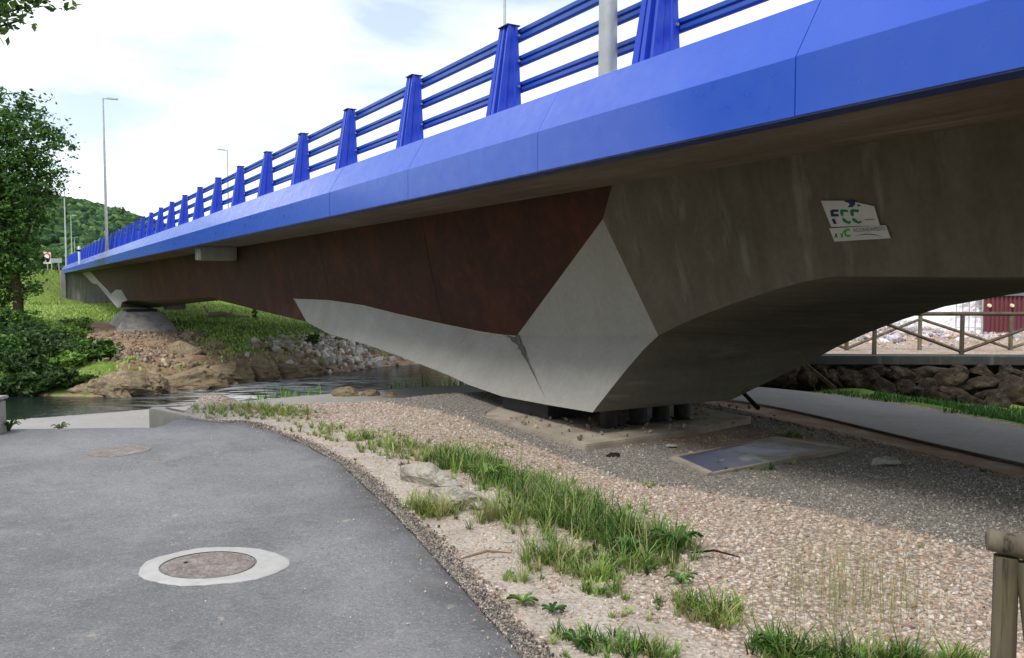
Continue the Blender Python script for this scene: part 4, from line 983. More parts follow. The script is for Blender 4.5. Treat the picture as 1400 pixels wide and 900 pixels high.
# overhanging branch of a tree left of the camera
tb = (-9.6, 8.2, ground_z(-9.6, 8.2))
def lp(px, py, Y_=8.0): p = at_Y(px, py, Y_); return (p.x - tb[0], p.y - tb[1], p.z - tb[2])
bl2 = []
for px, py, r in ((-60, -20, 55), (-20, 5, 36), (8, 10, 20), (35, 0, 18), (55, -5, 18), (78, -4, 16), (100, 0, 12), (115, 3, 7), (5, 35, 12), (8, 55, 9), (10, 68, 6), (-30, 40, 30), (20, 20, 8), (36, 18, 6), (-100, -60, 120), (-200, -100, 160)):
    c = lp(px, py); q = r * 8 / F; bl2.append((*c, q, q * 1.3, q))
tree('overhanging_tree', 'tree left of the road whose leafy branch hangs into the top left corner', tb, bl2, 6500, .085, np.array([rgb(c)[:3] for c in ('2e4d1c', '4a6e28', '6b8f38')]),
     [((0, 0, -.2), .22), ((.1, .1, 2), .18), ((.3, 0, 4), .12), ((.8, 0, 5.2), .07)], [((.3, 0, 3.8), lp(20, -8), .05), (lp(-60, -10), lp(110, 0), .018), (lp(-40, 0), lp(6, 62), .014)], sub=14, spread=.06)
# tree whose tip shows between the rails
q = at_Y(612, 180, 62); qg = ground_z(q.x, q.y); hq = q.z - qg
tree('broadleaf_tree', 'tree beyond the bridge with only its green tip showing between two railing posts', (q.x, q.y, qg), [(0, 0, hq * .93, .9, 1, .9), (-.7, 0, hq * .86, 1.2, 1.2, 1), (.6, 0, hq * .8, 1.6, 1.4, 1.6), (0, 0, hq * .65, 2, 2, 2)], 7000, .22, GREENS,
     [((0, 0, -.3), .25), ((0, 0, hq * .5), .16), ((0, 0, hq * .85), .05)], [])
# trees added behind the camera to block low sky, others on the far bank hidden by the bridge, one mesh shared
def shared_tree():
    t = thing('broadleaf_tree', '', 'tree'); mb = MB(); mb.path([(0, 0, -.4), (.1, 0, 2.5), (-.1, .1, 6)], [.25, .2, .1], 8); mb.build('trunk', M['bark'], t, smooth=True)
    C, cc = clumps([(0, 0, 6.5, 3.2, 3.2, 3), (1.5, 1, 4.5, 2.2, 2.2, 2), (-1.6, -.8, 4.4, 2.2, 2.4, 2.2), (0, 0, 8.6, 1.8, 1.8, 1.6), (0, -1, 3, 2.6, 2.6, 1.6)], 7000, 50, .4)
    link('crown', leaves_mesh('crown', C, .42, DK), M['leaf'], t); return t
src = shared_tree(); first = True
for k, (x, y, sc_, lab) in enumerate(((-13, -8, 1.3, 'broad unseen tree added behind the viewer to block low sky, left of the road'), (-17, -2, 1.3, 'unseen tree added left of the road behind the viewer to block low sky'), (-9, -14, 1.4, 'unseen tree added on the grass behind the viewer to block low sky'), (-3, -17, 1.3, 'unseen tree added at the back of the road to block low sky'), (4, -18, 1.2, 'unseen tree added right of the road behind the viewer to block low sky'), (10, -20, 1.2, 'unseen tree added beside the bridge end behind the viewer to block low sky'),
        (-9.5, 53, .85, 'tree on the far bank behind the pier, seen only mirrored in the pool'), (-5, 55, .85, 'tree behind the railing, mirrored in the pool'), (-.5, 56, .85, 'tree on the far bank hidden by the stained web'), (-13, 56, .7, 'tree on the far bank hidden by the steel girder'), (6, 58, .9, 'tree on the far bank behind the stained web, right of the others'))):
    o = src if first else copy_tree(src); first = False
    o.location = (x, y, ground_z(x, y)); o.rotation_euler = (0, 0, k * 1.3); o.scale = (sc_, sc_, sc_); o['label'] = lab; o['group'] = 'trees around the bridge'
def shrub(px, py, Yv, r, h, nleaf, label, pal=GREENS, leaf=.16, nm='shrub', grp='shrubs on the far river bank', rx=None):
    p = at_Y(px, py, Yv); gz_ = ground_z(p.x, p.y)
    B = [(random.uniform(-.5, .5) * (rx or r), random.uniform(-.4, .4) * r, h * random.uniform(.3, .7), r * random.uniform(.4, .7), r * .6, h * .4) for _ in range(6)]
    t = thing(nm, label, 'shrub', (p.x, p.y, gz_), 0, grp); C, cc = clumps(B, nleaf, 30, r * .12); C[:, 2] = np.abs(C[:, 2])
    link('foliage', leaves_mesh('foliage', C, leaf, pal), M['leaf'], t)
    mb = MB()
    for k in range(7):
        e = Vector(cc[k * 3 % len(cc)]); mb.path([(0, 0, -.1), e * .5 + Vector((0, 0, .1)), e], [.035, .025, .008], 5)
    mb.build('stems', M['bark'], t)
for a in ((12, 534, 31.2, 1.1, .8, 1500, 'leafy bank bush at the water beside the picture edge', DB), (46, 536, 31.2, 1.0, .6, 1200, 'low leafy bank growth at the waterline below the bushes', DB), (82, 534, 31.6, 1.0, .7, 1200, 'bank bush at the waterline left of the ledge rocks', DB), (30, 518, 33.0, 1.3, 1.0, 1700, 'round bank bush above the waterline growth', DB), (108, 532, 31.9, .7, .5, 700, 'small bank bush against the first ledge rock', GREENS), (68, 505, 34, 1.3, .9, 1500, 'bank bush in the middle of the left slope', DB), (590, 492, 47, 1.8, 1.6, 2000, 'bush at the pool edge nearly hidden by the grey facet', DK),
          (132, 515, 34.5, 1.0, .9, 1500, 'dark bush over the ledge rocks left of the bare earth', DK),
          (30, 480, 41, 1.6, 1.4, 2600, 'broad bush between the tree foot and the water', DB),
          (3, 530, 34, 1.3, 1.1, 1500, 'bush touching the water at the left picture edge', DK),
          (98, 520, 33.4, .9, .7, 1100, 'grassy bush hanging over the water', GB),
          (10, 470, 42, 1.6, 1.8, 3200, 'dark bush under the left tree at the picture edge', DK), (45, 462, 43, 1.2, 1.5, 2600, 'bright green bush below the trunk of the left tree', GB), (75, 490, 40, 1.1, 1.0, 1800, 'low bush above the rocks left of the bare earth', DB),
          (20, 505, 38, 1.3, 1.0, 2000, 'low bush by the water at the left picture edge', DB), (105, 455, 48, 1.0, .8, 1300, 'small bush on the grass left of the footing', GREENS), (120, 500, 36.5, .9, .8, 1200, 'small dark bush right above the river rocks', DK), (58, 520, 32.6, 1.0, .7, 1100, 'bush hanging over the river edge on the left', DB),
          (95, 470, 44, .9, .7, 900, 'bush behind the low bush above the rocks', GB), (350, 443, 60, .3, 1.0, 250, 'spindly bush behind the fallen log', GB),
          (510, 488, 46, 1.8, 1.7, 3000, 'dark bush on the far bank just right of the pale rubble', GREENS), (536, 490, 46, 1.6, 1.4, 2600, 'bush hanging over the pool beside the grey facet', GREENS), (562, 490, 46.5, 1.8, 1.5, 2400, 'bush over the pool partly hidden by the grey facet', DK), (430, 500, 43, .6, .6, 700, 'small bush in front of the pale rubble', GREENS),
          (478, 468, 54, 1.6, 1.6, 1800, 'bush behind the pale rubble under the girder', DK), (262, 409, 95, 3, 2.2, 1500, 'dark hedge bush behind the grass right of the far footing', DK), (300, 411, 92, 3, 1.8, 1300, 'hedge bush under the girder at the back of the grass', DK), (28, 345, 120, 3.5, 6, 2600, 'dark tall bush behind the speed sign', DK), (50, 340, 125, 3.0, 5, 1800, 'bushy tree between the speed sign and the tree', DK), (75, 345, 140, 3.5, 4, 1600, 'bush behind the grey sign', GREENS), (92, 345, 160, 4, 4, 1500, 'bush behind the lamp posts at the bridge end', GREENS)):
    shrub(*a[:7], pal=a[7], leaf=.2 if a[2] < 70 else .45)
for a in ((480, 541, 19.2, .28, .3, 300, 'small green tuft beside the dark rock at the path edge'), (505, 538, 19.6, .25, .3, 260, 'leafy tuft right of the dark rock by the river')):
    shrub(*a, pal=GB, leaf=.06, grp='tufts on the river edge')

# ------------------------------------------------------------------ rocks
def rock_mesh(seed, r, sub=3, sq=(1, .8, .6), chop=6):
    bm = bmesh.new(); bmesh.ops.create_icosphere(bm, subdivisions=sub, radius=1); rr = random.Random(seed)
    pl = [(Vector((rr.gauss(0, 1), rr.gauss(0, 1), rr.gauss(0, 1))).normalized(), rr.uniform(.5, .85)) for _ in range(chop)]
    for v in bm.verts:
        for nv, dd in pl:
            k = v.co.dot(nv)
            if k > dd: v.co -= nv * (k - dd) * .92
        v.co *= 1 + .22 * (mnoise.noise(v.co * 1.7 + Vector((seed * 3.1, 0, 0)))) + .10 * mnoise.noise(v.co * 5 + Vector((0, seed, 0))) - .10 * abs(mnoise.noise(Vector((v.co.x * 3, v.co.y * 3, v.co.z * 7)) + Vector((seed, 0, 0))))
        v.co = Vector((v.co.x * sq[0], v.co.y * sq[1], v.co.z * sq[2])) * r
    me = bpy.data.meshes.new('rock'); bm.to_mesh(me); bm.free(); return me
# rocky ledges at the far waterline
for k, (px, py, Yv, r, lab) in enumerate(((150, 527, 34.6, 1.0, 'weathered ledge rock at the water left of the others'), (178, 524, 34.2, 1.15, 'second ledge rock from the left, dark crack beside it'), (210, 528, 33.8, 1.1, 'rounded ledge rock at the water below the bare earth'), (245, 520, 34.3, 1.3, 'wide tan ledge rock at the water, below the grey slab'),
      (275, 516, 35, 1.2, 'tan ledge rock where the rapids begin'), (310, 508, 36, 1.4, 'large layered ledge rock above the rapids'), (345, 500, 37.5, 1.3, 'layered ledge rock in the middle of the bank above the rapids'), (380, 500, 38, 1.1, 'ledge rock left of the pale rubble'), (410, 496, 39, .9, 'ledge rock at the foot of the pale rubble'),
      (300, 484, 40, .65, 'upper brown ledge rock at the edge of the grass'), (355, 486, 40, .6, 'upper ledge rock below the grass'), (250, 498, 37.5, 1.0, 'grey slab rock above the waterline ledges'), (262, 466, 47, .9, 'red brown earthy rock standing right of the far footing'), (120, 520, 35.5, .7, 'mossy rock among the left bushes'), (95, 490, 38.5, .8, 'brown rock face between the left bushes'), (282, 512, 34.5, .5, 'dark small rock in the rapids'))):
    front = k < 9 or k in (13, 15)
    if front:
        while Yv > 26:
            q = at_Y(px, py, Yv); l_, s_ = Ls(q.x, q.y)
            if s_ - float(waterline(np.array([l_]))[0]) < (.5 if k != 15 else -.6): break
            Yv -= .1
    p = at_Y(px, py, Yv); me = rock_mesh(k + 1, r * (.98 if front and k != 15 else .72), 4, (1.45, .85, .6), 12); me.materials.append(M['rock'])
    gz_ = ground_z(p.x, p.y); o = link('ledge_rock', me, None, None, (p.x, p.y, WATER + r * .12 if front else gz_ + r * .12)); o.rotation_euler = (random.uniform(-.12, .12), random.uniform(-.12, .12), random.uniform(-.5, .5) - .2); tag(o, lab, 'rock', 'ledge rocks on the far river bank')
# rubble (pale) on the far bank, plus scattered stones
def rub(n, cx, cy, Yv, rx, ryy, smin, smax, pal, name, rough=.25):
    c = at_Y(cx, cy, Yv); x_ = c.x + RNG.normal(size=n) * rx; y_ = c.y + RNG.normal(size=n) * ryy; z2 = height(x_, y_); k = z2 > WATER - .15; x_, y_, z2 = x_[k], y_[k], z2[k]
    S2 = smin + (smax - smin) * RNG.random(len(x_)) ** 2; tag(link(name, scatter(name, np.c_[x_, y_, z2 + S2 * .2], S2, ico(1), pal, None, rough, .65), M['stone']), kind='stuff')
PALE = np.array([rgb(c)[:3] for c in ('9d9a94', 'b9b6ae', '8d8378', 'cfccc4', 'a8937e')]); TAN = np.array([rgb(c)[:3] for c in ('7f7060', '9a8a76', 'b3a48e', '6f6052', 'a59a8a')])
rub(800, 452, 492, 43, 1.5, 2.0, .08, .32, PALE, 'bank_rubble'); rub(160, 445, 470, 48, 1.0, 1.2, .1, .3, PALE, 'upper_rubble')
rub(1100, 200, 494, 39, 1.9, 2.4, .02, .11, TAN, 'earth_stones'); rub(500, 195, 465, 47, 1.8, 1.6, .03, .14, TAN, 'footing_stones'); rub(300, 300, 512, 34.8, 3.0, .5, .05, .24, TAN, 'ledge_stones'); rub(260, 90, 515, 36.5, 3.5, 1.0, .08, .25, TAN, 'left_bank_stones')
# dark rock and brown stones at the near river edge
for k, (px, py, r, lab) in enumerate(((472, 541, .22, 'dark squat rock at the river edge of the path'), (508, 541, .16, 'brown rock right of the dark squat rock'), (535, 543, .12, 'small brown stone at the path edge'))):
    p = at_z(px, py, -.62); me = rock_mesh(50 + k, r, 3, (1.4, .8, .8)); me.materials.append(M['rock']); tag(link('edge_rock', me, None, None, (p.x, p.y, -.6)), lab, 'rock', 'rocks at the near river edge')
# pale half-buried rock in the verge
p = at_z(600, 662, .02)
for k, (px, py, r, lab, sq, rz) in enumerate(((588, 655, .24, 'pale half buried rock with sharp top beside the grass tuft', (1.3, .7, .75), -.5), (632, 680, .22, 'pale half buried rock lying right of the sharp one', (1.4, .75, .5), -.7), (655, 690, .08, 'small pale lump at the end of the half buried rocks', (1.2, .8, .5), 0))):
    p = at_z(px, py, .03); me = rock_mesh(70 + k, r, 3, sq, 8); me.materials.append(M['pale_rock']); o = link('verge_rock', me, None, None, (p.x, p.y, .02)); o.rotation_euler = (0, 0, rz); tag(o, lab, 'rock', 'half buried pale rocks in the verge')
for px, py, r, lab in ((1210, 620, .13, 'pale loose stone on the grey gravel before the brown strip'), (972, 700 - 15, .0, ''), (695, 745, .035, 'white broken stone at the edge of the grass by the road'), (850, 618, .0, '')):
    if r:
        p = at_z(px, py, -.02); me = rock_mesh(int(px), r, 2, (1.2, .9, .5)); me.materials.append(M['pale_rock']); tag(link('loose_stone', me, None, None, (p.x, p.y, ground_z(p.x, p.y) + r * .2)), lab, 'stone')

# ------------------------------------------------------------------ boulder wall with coping
wl0 = at_Y(1030, 490, 20.3); wl1 = (24.0, 18.6, 0)
wall = thing('boulder_wall', 'low wall of rough dark boulders under a grey concrete coping', 'wall', (11, 19.6, -.8))
def wl(px): return (px - 700) / F * 19.8
def wy(x): return 20.1 - (x - 6) * .05
mb = MB(); V = []
xa, xb = 5.6, 26.0
for x in (xa, xb): V += [(x - 11, wy(x) - 19.6 - .42, .63), (x - 11, wy(x) - 19.6 + .25, .63), (x - 11, wy(x) - 19.6 + .25, .84), (x - 11, wy(x) - 19.6 - .42, .84)]
mb.add(V, [(0, 1, 2, 3), (7, 6, 5, 4), (0, 4, 5, 1), (1, 5, 6, 2), (2, 6, 7, 3), (3, 7, 4, 0)]); mb.build('coping', M['coping'], wall, bevel=.02)
bk = MB(); bk.prism([(x - 11, wy(x) - 19.6 + o_) for x, o_ in ((xa, -.25), (xb, -.25), (xb, .2), (xa, .2))], lambda p: (p[0], p[1], -.6), lambda p: (p[0], p[1], .626)); bk.build('wall_core', M['wallrock'], wall)
bm_ = [rock_mesh(100 + k, 1, 3, (1, .7, .78), 7) for k in range(10)]
for m_ in bm_: m_.materials.append(M['wallrock'])
random.seed(11)
for row, (zz_, off, r0) in enumerate(((.42, -.32, .36), (.22, -.6, .36), (.02, -.95, .38), (-.16, -1.4, .36))):
    x = xa + random.uniform(0, .5)
    while x < xb - 6:
        r_ = r0 * random.uniform(.75, 1.35)
        tp = min(1.25, max(.35, (x - 5.5) / 4.5)); o = link('boulder', random.choice(bm_), None, wall, (x + r_ * .8 - 11, wy(x) - 19.6 + off * (1 if row == 0 else tp) + random.uniform(-.1, .1), zz_ + random.uniform(-.08, .06) + (1 - min(1, tp)) * .25 * row))
        o.scale = (r_ * random.uniform(1, 1.25), r_, r_ * random.uniform(.7, 1)); o.rotation_euler = (random.uniform(-.5, .5), random.uniform(-.5, .5), random.uniform(0, 6.28)); x += r_ * 1.5
# fences
def fence(name, label, y_of, xs_, zig, h, r_, zb, mat, seed):
    t = thing(name, label, 'fence', (xs_[0], y_of(xs_[0]), zb)); rr = random.Random(seed)
    def P3(x, z): return (x - xs_[0], y_of(x) - y_of(xs_[0]), z)
    for x in xs_:
        mb = MB(); mb.tube(P3(x, -.1), P3(x, h), r_, r_ * .92, 10, True, .05); mb.build('post', mat, t, smooth=True)
    for k, (a, c) in enumerate(zip(xs_[:-1], xs_[1:])):
        mb = MB(); mb.tube(P3(a - .1, h + .02), P3(c + .08, h + .02), r_ * .9, r_ * .85, 10, True, .05); mb.build('top_rail', mat, t, smooth=True)
        lo, hi = .08, h - .12; mb = MB(); up_ = (k + zig) % 2
        mb.tube(P3(a, lo if up_ else hi), P3(c, hi if up_ else lo), r_ * .75, r_ * .7, 8, True, .05); mb.build('diagonal_rail', mat, t, smooth=True)
    return t
Yn = 20.0
def xpx(px, Y_): return (px - 700) / F * Y_ / CP
f1 = [xpx(1197 - 120 * 1, Yn), xpx(1197, Yn), xpx(1317, Yn), xpx(1437, Yn), xpx(1557, Yn), xpx(1677, Yn)]
fence('wooden_fence', 'dark round timber fence standing on the wall coping, nearer of the two', lambda x: 20.05, f1, 1, .98, .055, .02, M['rail_wood'], 1)
f2 = [xpx(p, 22.4) for p in (1035, 1158, 1258, 1382, 1500, 1620)]
fence('wooden_fence', 'lighter timber fence across the footpath behind the dark one', lambda x: 22.4, f2, 0, 1.0, .055, -.08, M['log'], 2)

# ------------------------------------------------------------------ building yard
n = 1500; c = at_Y(1215, 450, 27); x_ = c.x + RNG.normal(size=n) * 1.8; y_ = 27.5 + RNG.normal(size=n) * 1.3; z2 = height(x_, y_)
S2 = .03 + .12 * RNG.random(n) ** 2
tag(link('rubble_heap', scatter('rubble_heap', np.c_[x_, y_, z2 + S2 * .3], S2, ico(1), np.array([rgb(c)[:3] for c in ('d8d6da', 'c9c9d0', 'a89a92', 'c8aa98', '8f8f96')]), None, .35, .6), M['stone']), kind='stuff')
n = 1300; x_ = 8 + 16 * RNG.random(n); y_ = 24 + 9 * RNG.random(n); z2 = height(x_, y_); S2 = .02 + .07 * RNG.random(n) ** 2
tag(link('yard_stones', scatter('yard_stones', np.c_[x_, y_, z2 + S2 * .3], S2, OCT, np.array([rgb(c)[:3] for c in ('b59b84', 'c9b49c', 'a88a70', 'd8d2c8')]), None, .2, .6), M['stone']), kind='stuff')
# white sheeting draped over the mound behind
Xs = np.linspace(-2.6, 1.15, 46); Zs = np.linspace(-.9, 1.5, 30); XX, ZZ = np.meshgrid(Xs, Zs)
YY = .9 * (ZZ + 1) * .5 + .5 * fbm(XX * 1.7, ZZ * 1.7, 4, 3) + .12 * fbm(XX * 9, ZZ * 9, 2, 6)
i = np.arange(XX.size).reshape(XX.shape); Fs = np.stack([i[:-1, :-1], i[:-1, 1:], i[1:, 1:], i[1:, :-1]], -1).reshape(-1, 4)
c = at_Y(1300, 452, 30)
tag(link('white_sheeting', mesh_np('white_sheeting', np.stack([XX, YY, ZZ], -1).reshape(-1, 3), Fs, False), M['plastic'], None, (c.x, 29.2, .75)), 'crumpled white sheeting over the heap left of the maroon hoarding', 'sheeting')
# maroon hoarding
hx0 = at_Y(1345, 455, 29.5); 
t = thing('maroon_hoarding', 'maroon corrugated metal hoarding at the back of the yard', 'hoarding', (hx0.x, 29.5, -.1))
for k in range(12):
    mb = MB(); x0 = k * .62; pr = []
    for j in range(4):
        a = x0 + j * .155; pr += [(a, 0), (a + .06, 0), (a + .08, -.05), (a + .135, -.05)]
    pr += [(x0 + .615, 0), (x0 + .615, .06), (x0, .06)]
    mb.prism(pr, lambda p: (p[0], p[1], 0), lambda p: (p[0], p[1], 1.42)); mb.build('metal_sheet', M['maroon'], t)
mb = MB(); mb.box(-.1, 7.6, -.1, .3, 1.423, 2.1); mb.build('roof_edge', M['roofgrey'], t)
for px in (1353, 1384):
    p = at_Y(px, 418, 29.4); mb = MB(); mb.tube((p.x - hx0.x, -.06, p.z + .1), (p.x - hx0.x, -.14, p.z + .1), .07, .055, 12); mb.build('round_light', M['cream'], t)
# mesh site fence between
t = thing('mesh_fence', 'pale wire mesh site fence in front of the white sheeting', 'fence', (at_Y(1342, 455, 28.2).x, 28.2, -.1))
for k in range(5):
    mb = MB(); mb.tube((-k * .22, 0, -.3), (-k * .22, 0, 2.0), .02, .02, 6); mb.build('upright', M['galv'], t)
for k in range(6):
    mb = MB(); mb.tube((0, 0, k * .36), (-.9, 0, k * .36), .012, .012, 5); mb.build('wire', M['galv'], t)

# ------------------------------------------------------------------ small things near the pier
pc = [at_z(*p, -.09) for p in ((915, 625), (968, 649), (1162, 612), (1062, 597))]
cx_ = sum((p.x for p in pc)) / 4; cy_ = sum((p.y for p in pc)) / 4
t = thing('inspection_pit', 'rectangular concrete rim in the gravel holding a wet steel cover', 'pit cover', (cx_, cy_, -.09))
def inn(k, f): return ((pc[k].x - cx_) * f, (pc[k].y - cy_) * f)
for k in range(4):
    a, c, d2, e = inn(k, 1.0), inn((k + 1) % 4, 1.0), inn((k + 1) % 4, .9), inn(k, .9)
    mb = MB(); q = [a, c, d2, e]; mb.prism(q, lambda p: (p[0], p[1], -.12), lambda p: (p[0], p[1], .006)); mb.build('concrete_rim', M['footing'], t, bevel=.006)
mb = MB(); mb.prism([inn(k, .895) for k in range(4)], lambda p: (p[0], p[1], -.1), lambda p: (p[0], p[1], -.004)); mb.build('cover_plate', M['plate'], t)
for p0_, p1_, r_, nm, lab, mat in (((1104, 500, 15.2), (1141, 531, 13.6), .035, 'leaning_stake', 'reddish wooden stake leaning against the underside of the bridge', M['rod']), ((1016, 537, 12.6), (1036, 558, 11.8), .035, 'leaning_stake', 'short dark stake under the keel at the pier foot', M['darkrod'])):
    a, c = at_Y(*p0_), at_Y(*p1_); c.z = max(c.z, ground_z(c.x, c.y) - .03); mb = MB(); mb.tube((0, 0, 0), tuple(a - c), r_, r_ * .9, 7); o = mb.build(nm, mat, None, tuple(c)); tag(o, lab, 'stake')
for (a, c, lab) in (((630, 764), (700, 756), 'thin brown twig lying on the grit left of the grass'), ((945, 756), (1012, 762), 'dark twig on the pink gravel right of the large weed')):
    a3, c3 = at_z(*a, .03), at_z(*c, .035); m3 = (a3 + c3) / 2 + Vector((0, .03, .02)); mb = MB(); mb.path([(0, 0, 0), m3 - a3, c3 - a3], [.005, .009, .004], 6); tag(mb.build('twig', M['darkrod'] if a[0] > 900 else M['rod'], None, tuple(a3)), lab, 'twig')
for px, py, r_, lab in ((838, 614, .06, 'flat dark stone at the corner of the concrete footing'), (918, 601, .05, 'small pale broken stone on the dirt before the bearings'), (1103, 741, .018, 'bit of white litter on the pink gravel')):
    p = at_z(px, py, -.03); me = rock_mesh(int(px) + 5, r_, 2, (1.5, .9, .5)); me.materials.append(M['darkrod'] if px == 838 else M['pale_rock']); tag(link('loose_stone' if r_ > .02 else 'litter', me, None, None, (p.x, p.y, ground_z(p.x, p.y) + .02)), lab, 'stone' if r_ > .02 else 'litter')
# loose dirt and rubble on the footing and between
n = 900; L2 = 5.5 + 4.5 * RNG.random(n); s2 = 6.6 + 3.6 * RNG.random(n); x_, y_ = XY(L2, s2); k = fbm(x_ * 1.4, y_ * 1.4, 3, 51) > .48; x_, y_ = x_[k], y_[k]; L2, s2 = L2[k], s2[k]
zf2 = np.where((L2 > 5.5) & (L2 < 9) & (s2 > 7.5), -.03, height(x_, y_)); S2 = .008 + .04 * RNG.random(len(x_)) ** 3
tag(link('pier_debris', scatter('pier_debris', np.c_[x_, y_, zf2 + S2 * .2], S2, OCT, TAN, None, .2, .6), M['stone']), kind='stuff')
# fallen log on the far grass
a = at_Y(285, 437, 62); c = at_Y(343, 441, 62); a.z = ground_z(a.x, a.y) + .15; c.z = ground_z(c.x, c.y) + .15
mb = MB(); dv = c - a; mb.path([(0, 0, 0), dv * .3 + Vector((0, 0, .15)), dv * .7, dv], [.22, .2, .15, .07], 8); mb.path([dv * .05, dv * .02 + Vector((-.4, 0, .7))], [.12, .06], 6); mb.path([dv * .5, dv * .62 + Vector((0, -.3, .6))], [.08, .03], 5)
tag(mb.build('fallen_log', simple('grey_log', rgb('b8a894'), .9, .3, 4), None, tuple(a), smooth=True), 'bare fallen log lying on the sunny grass across the river', 'log')
# white thing at back of far grass
p = at_Y(261, 408, 85); me = rock_mesh(91, .5, 2); me.materials.append(M['pale_rock']); tag(link('white_boulder', me, None, None, (p.x, p.y, max(ground_z(p.x, p.y), p.z - .2))), 'whitish boulder before the hedge at the top of the far grass', 'rock')

# ------------------------------------------------------------------ manholes
def surf(x, y):
    e = float(road_edge(y)); lft = min(-5.9 if y < 9.5 else -6.0 - (y - 9.5) * .25, e - 1.6); u_ = (x - lft) / (e - lft)
    return ground_z(x, y) + .035 + .02 * math.sin(math.pi * u_) + float(.012 * (fbm(np.array([x * 1.2]), np.array([y * 1.2]), 3, 2)[0] - .5))
def manhole(px, py, w_px, ring, label):
    c = at_z(px, py, .05); c = at_z(px, py, surf(c.x, c.y)); rad = w_px / 2 * c.y / F; rr = random.Random(px)
    t = thing('manhole', label, 'manhole', tuple(c), 0, 'manhole covers in the road')
    def dz(x, y): return surf(c.x + x, c.y + y) - c.z
    SQ = .86
    def disc(radii, zs, wob=0, n_=72):
        V = []; Fs = []; m_ = len(radii)
        for k in range(n_):
            a = 2 * math.pi * k / n_
            for j, (ra, z_) in enumerate(zip(radii, zs)):
                q = ra(a) if callable(ra) else ra; x, y = math.cos(a) * q, math.sin(a) * q * SQ; V.append((x, y, dz(x, y) + z_))
        for k in range(n_):
            for j in range(m_ - 1): Fs.append((k * m_ + j, ((k + 1) % n_) * m_ + j, ((k + 1) % n_) * m_ + j + 1, k * m_ + j + 1))
        return MB().add(V, Fs)
    if ring:
        ro = lambda a: rad * (1.44 + .30 * max(0, math.cos(a - .1)) ** 3 + .02 * math.sin(7 * a) + .012 * math.sin(19 * a + 1) + .01 * math.sin(37 * a))
        disc([rad * 1.035, rad * 1.2, lambda a: ro(a) * .97, ro, lambda a: ro(a) * 1.01], [.0055, .006, .006, .003, -.02]).build('concrete_collar', M['ring'], t)
    else: disc([rad * .97, rad * 1.0, rad * 1.06, rad * 1.07], [.004, .006, .006, -.01]).build('frame', M['iron'], t)
    disc([0.0, rad * .5, rad * .9, rad * .985, rad * 1.0], [.0025, .0025, .0025, .0045, -.02]).build('cover', M['iron'], t)
    if ring:
        x, y = -rad * .55, rad * .15 * SQ; mb = MB(); mb.tube((x, y, dz(x, y) + .003), (x, y, dz(x, y) + .006), .014, .014, 10); mb.build('key_hole', M['gap'], t)
manhole(285, 773, 126, True, 'nearer manhole cover set in a pale oval concrete collar in the road')
manhole(163, 618, 78, False, 'farther manhole cover flush with the asphalt near the road crest')
manhole(118, 577, 40, False, 'faint worn manhole cover beyond the crest near the river') if False else None

# ------------------------------------------------------------------ kerb end
t = thing('concrete_kerb', 'low pale concrete kerb end holding the gravel bed where the road drops', 'kerb', (-4.6, 10.9, 0))
kz = .075
k1 = [(-4.9, 11.25), (-4.89, 11.1), (-4.82, 11.02), (-4.7, 10.95), (-4.2, 10.6), (-3.75, 10.32), (-3.68, 10.42), (-4.1, 10.68), (-4.64, 11.06), (-4.7, 11.25)]
mb = MB(); mb.prism([(p[0] + 4.6, p[1] - 10.9) for p in k1], lambda p: (p[0], p[1], -.45), lambda p: (p[0], p[1], kz - .05 * max(0, p[0] - .0))); mb.build('front_kerb', M['kerb'], t, bevel=.012)
k2 = [(-4.9, 11.256), (-4.7, 11.256), (-4.9, 12.5), (-5.15, 12.5)]
mb = MB(); mb.prism([(p[0] + 4.6, p[1] - 10.9) for p in k2], lambda p: (p[0], p[1], -.8), lambda p: (p[0], p[1], kz - .01 - max(0, p[1] - .6) * .25)); mb.build('side_kerb', M['kerb'], t, bevel=.012)
# stone gate post on the left edge
p = at_z(-3, 601, 0.0)
t = thing('stone_post', 'squat concrete post cut by the left edge of the picture beside the road', 'post', (p.x - .27, p.y + .1, 0))
mb = MB(); mb.box(-.2, .2, -.2, .2, -.4, .42); mb.build('shaft', M['kerb'], t, bevel=.02)
mb = MB(); mb.box(-.22, .22, -.22, .22, .423, .46); mb.build('cap', M['kerb'], t, bevel=.01)

# ------------------------------------------------------------------ log fence in the right foreground
bp = at_Y(1376, 760, 2.62)
t = thing('log_fence', 'weathered round log fence end at the lower right corner', 'fence', (bp.x, bp.y, 0))
h = at_Y(1388, 752, 2.62).z
mb = MB(); mb.path([(0, 0, -.2), (0, 0, h * .5), (0.0, 0, h - .02)], [.042, .037, .036], 14); mb.build('post', M['log'], t, smooth=True)
mb = MB(); mb.path([(-.055, .02, h + .03), (-.05, .018, h + .03), (.12, -.06, h + .005), (.5, -.16, h - .01), (1.6, -.42, h - .02)], [.026, .036, .042, .046, .046], 14); mb.build('top_rail', M['log'], t, smooth=True)
mb = MB(); mb.path([(.05, -.03, h - .03), (.085, -.07, h * .55), (.15, -.12, -.05)], [.036, .04, .042], 12); mb.build('diagonal_rail', M['log'], t, smooth=True)
mb = MB(); mb.path([(1.5, -.33, -.2), (1.5, -.33, h)], [.055, .05], 14); mb.build('post', M['log'], t, smooth=True)

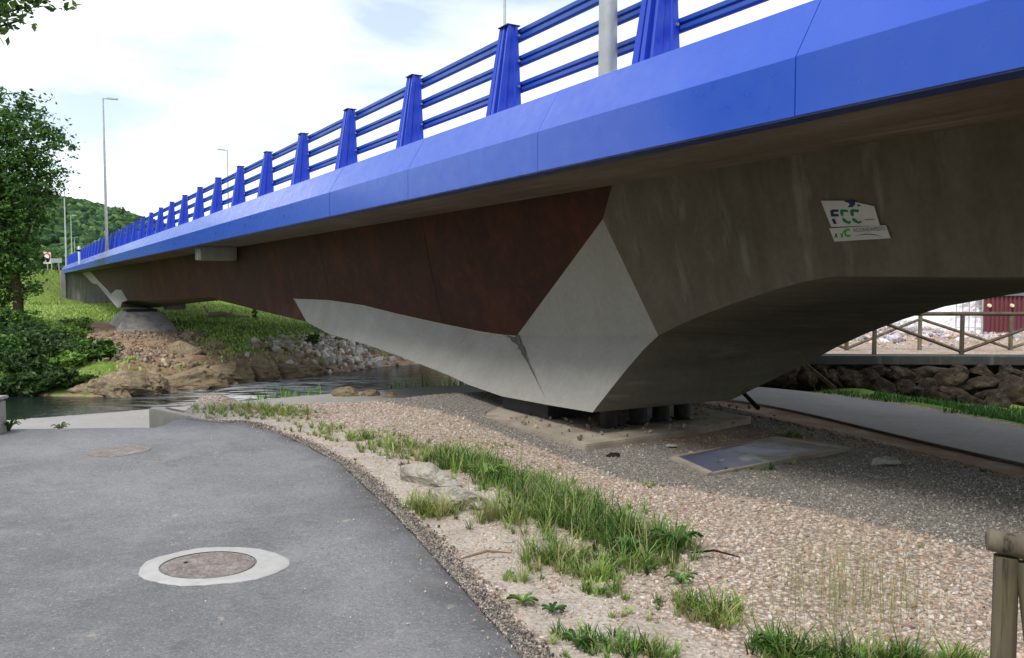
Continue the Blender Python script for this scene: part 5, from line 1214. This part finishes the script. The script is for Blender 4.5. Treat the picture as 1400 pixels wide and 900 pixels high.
# ------------------------------------------------------------------ wooded hill
hx = steps((-700, -40, 8)); hy = steps((250, 760, 10)); Xh, Yh, Fh = grid(hx, hy)
def hillz(x, y):
    a = np.interp(x, [-700, -520, -400, -300, -255, -222, -187, -165, -120, -60, -40], [60, 75, 70, 56, 48, 40, 30, 24, 12, 0, -3])
    return (a + 3) * sstep(255, 440, y) * (1 - .3 * sstep(520, 760, y)) + 6 * (fbm(x / 40, y / 40, 3, 61) - .5) * sstep(260, 330, y) - 4
tag(link('wooded_hill', mesh_np('wooded_hill', np.stack([Xh, Yh, hillz(Xh, Yh)], -1).reshape(-1, 3), Fh, True), simple('hill_floor', rgb('3c4f26'), .95, .3, .05)), kind='structure')
n = 15000; y_ = 262 + 240 * RNG.random(n) ** 1.1; px_ = 15 + 260 * RNG.random(n); x_ = (px_ - 700) / F * y_; z2 = hillz(x_, y_)
S2 = 1.1 + 2.0 * RNG.random(n) ** 1.6
FG = np.array([rgb(c)[:3] for c in ('24382a', '2f4730', '3b5537', '48633c', '5a7344')])
k = fbm(x_ / 22, y_ / 22, 3, 71) > .25; x_, y_, z2, S2 = x_[k], y_[k], z2[k], S2[k]
tag(link('hill_forest', scatter('hill_forest', np.c_[x_, y_, z2 + S2 * .6], S2, ico(1), FG, None, .3, .9), M['forest']), kind='stuff')
# mast on the ridge
p = at_Y(168, 296, 430); p.z = hillz(np.array([p.x]), np.array([430.]))[0]
t = thing('lattice_mast', 'thin dark lattice mast on the ridge of the wooded hill', 'mast', tuple(p))
hm = 10.5; hm = max(6, at_Y(168, 283, 430).z - p.z)
mb = MB()
for sx_, sy_ in ((-1, -1), (1, -1), (1, 1), (-1, 1)): mb.tube((sx_ * .5, sy_ * .5, 0), (sx_ * .2, sy_ * .2, hm), .09, .07, 5)
for k in range(6):
    z0, z1 = hm * k / 6, hm * (k + 1) / 6; w0, w1 = .5 - .3 * k / 6, .5 - .3 * (k + 1) / 6; mb.tube((-w0, -w0, z0), (w1, -w1, z1), .04, .04, 4); mb.tube((w0, w0, z0), (-w1, w1, z1), .04, .04, 4)
mb.build('frame', M['darkrod'], t)
mb = MB(); mb.box(-2.4, 1.2, -.1, .1, hm * .86, hm * .9); mb.box(-1.5, 1, -.1, .1, hm * .97, hm * 1.0); mb.build('cross_arm', M['darkrod'], t)
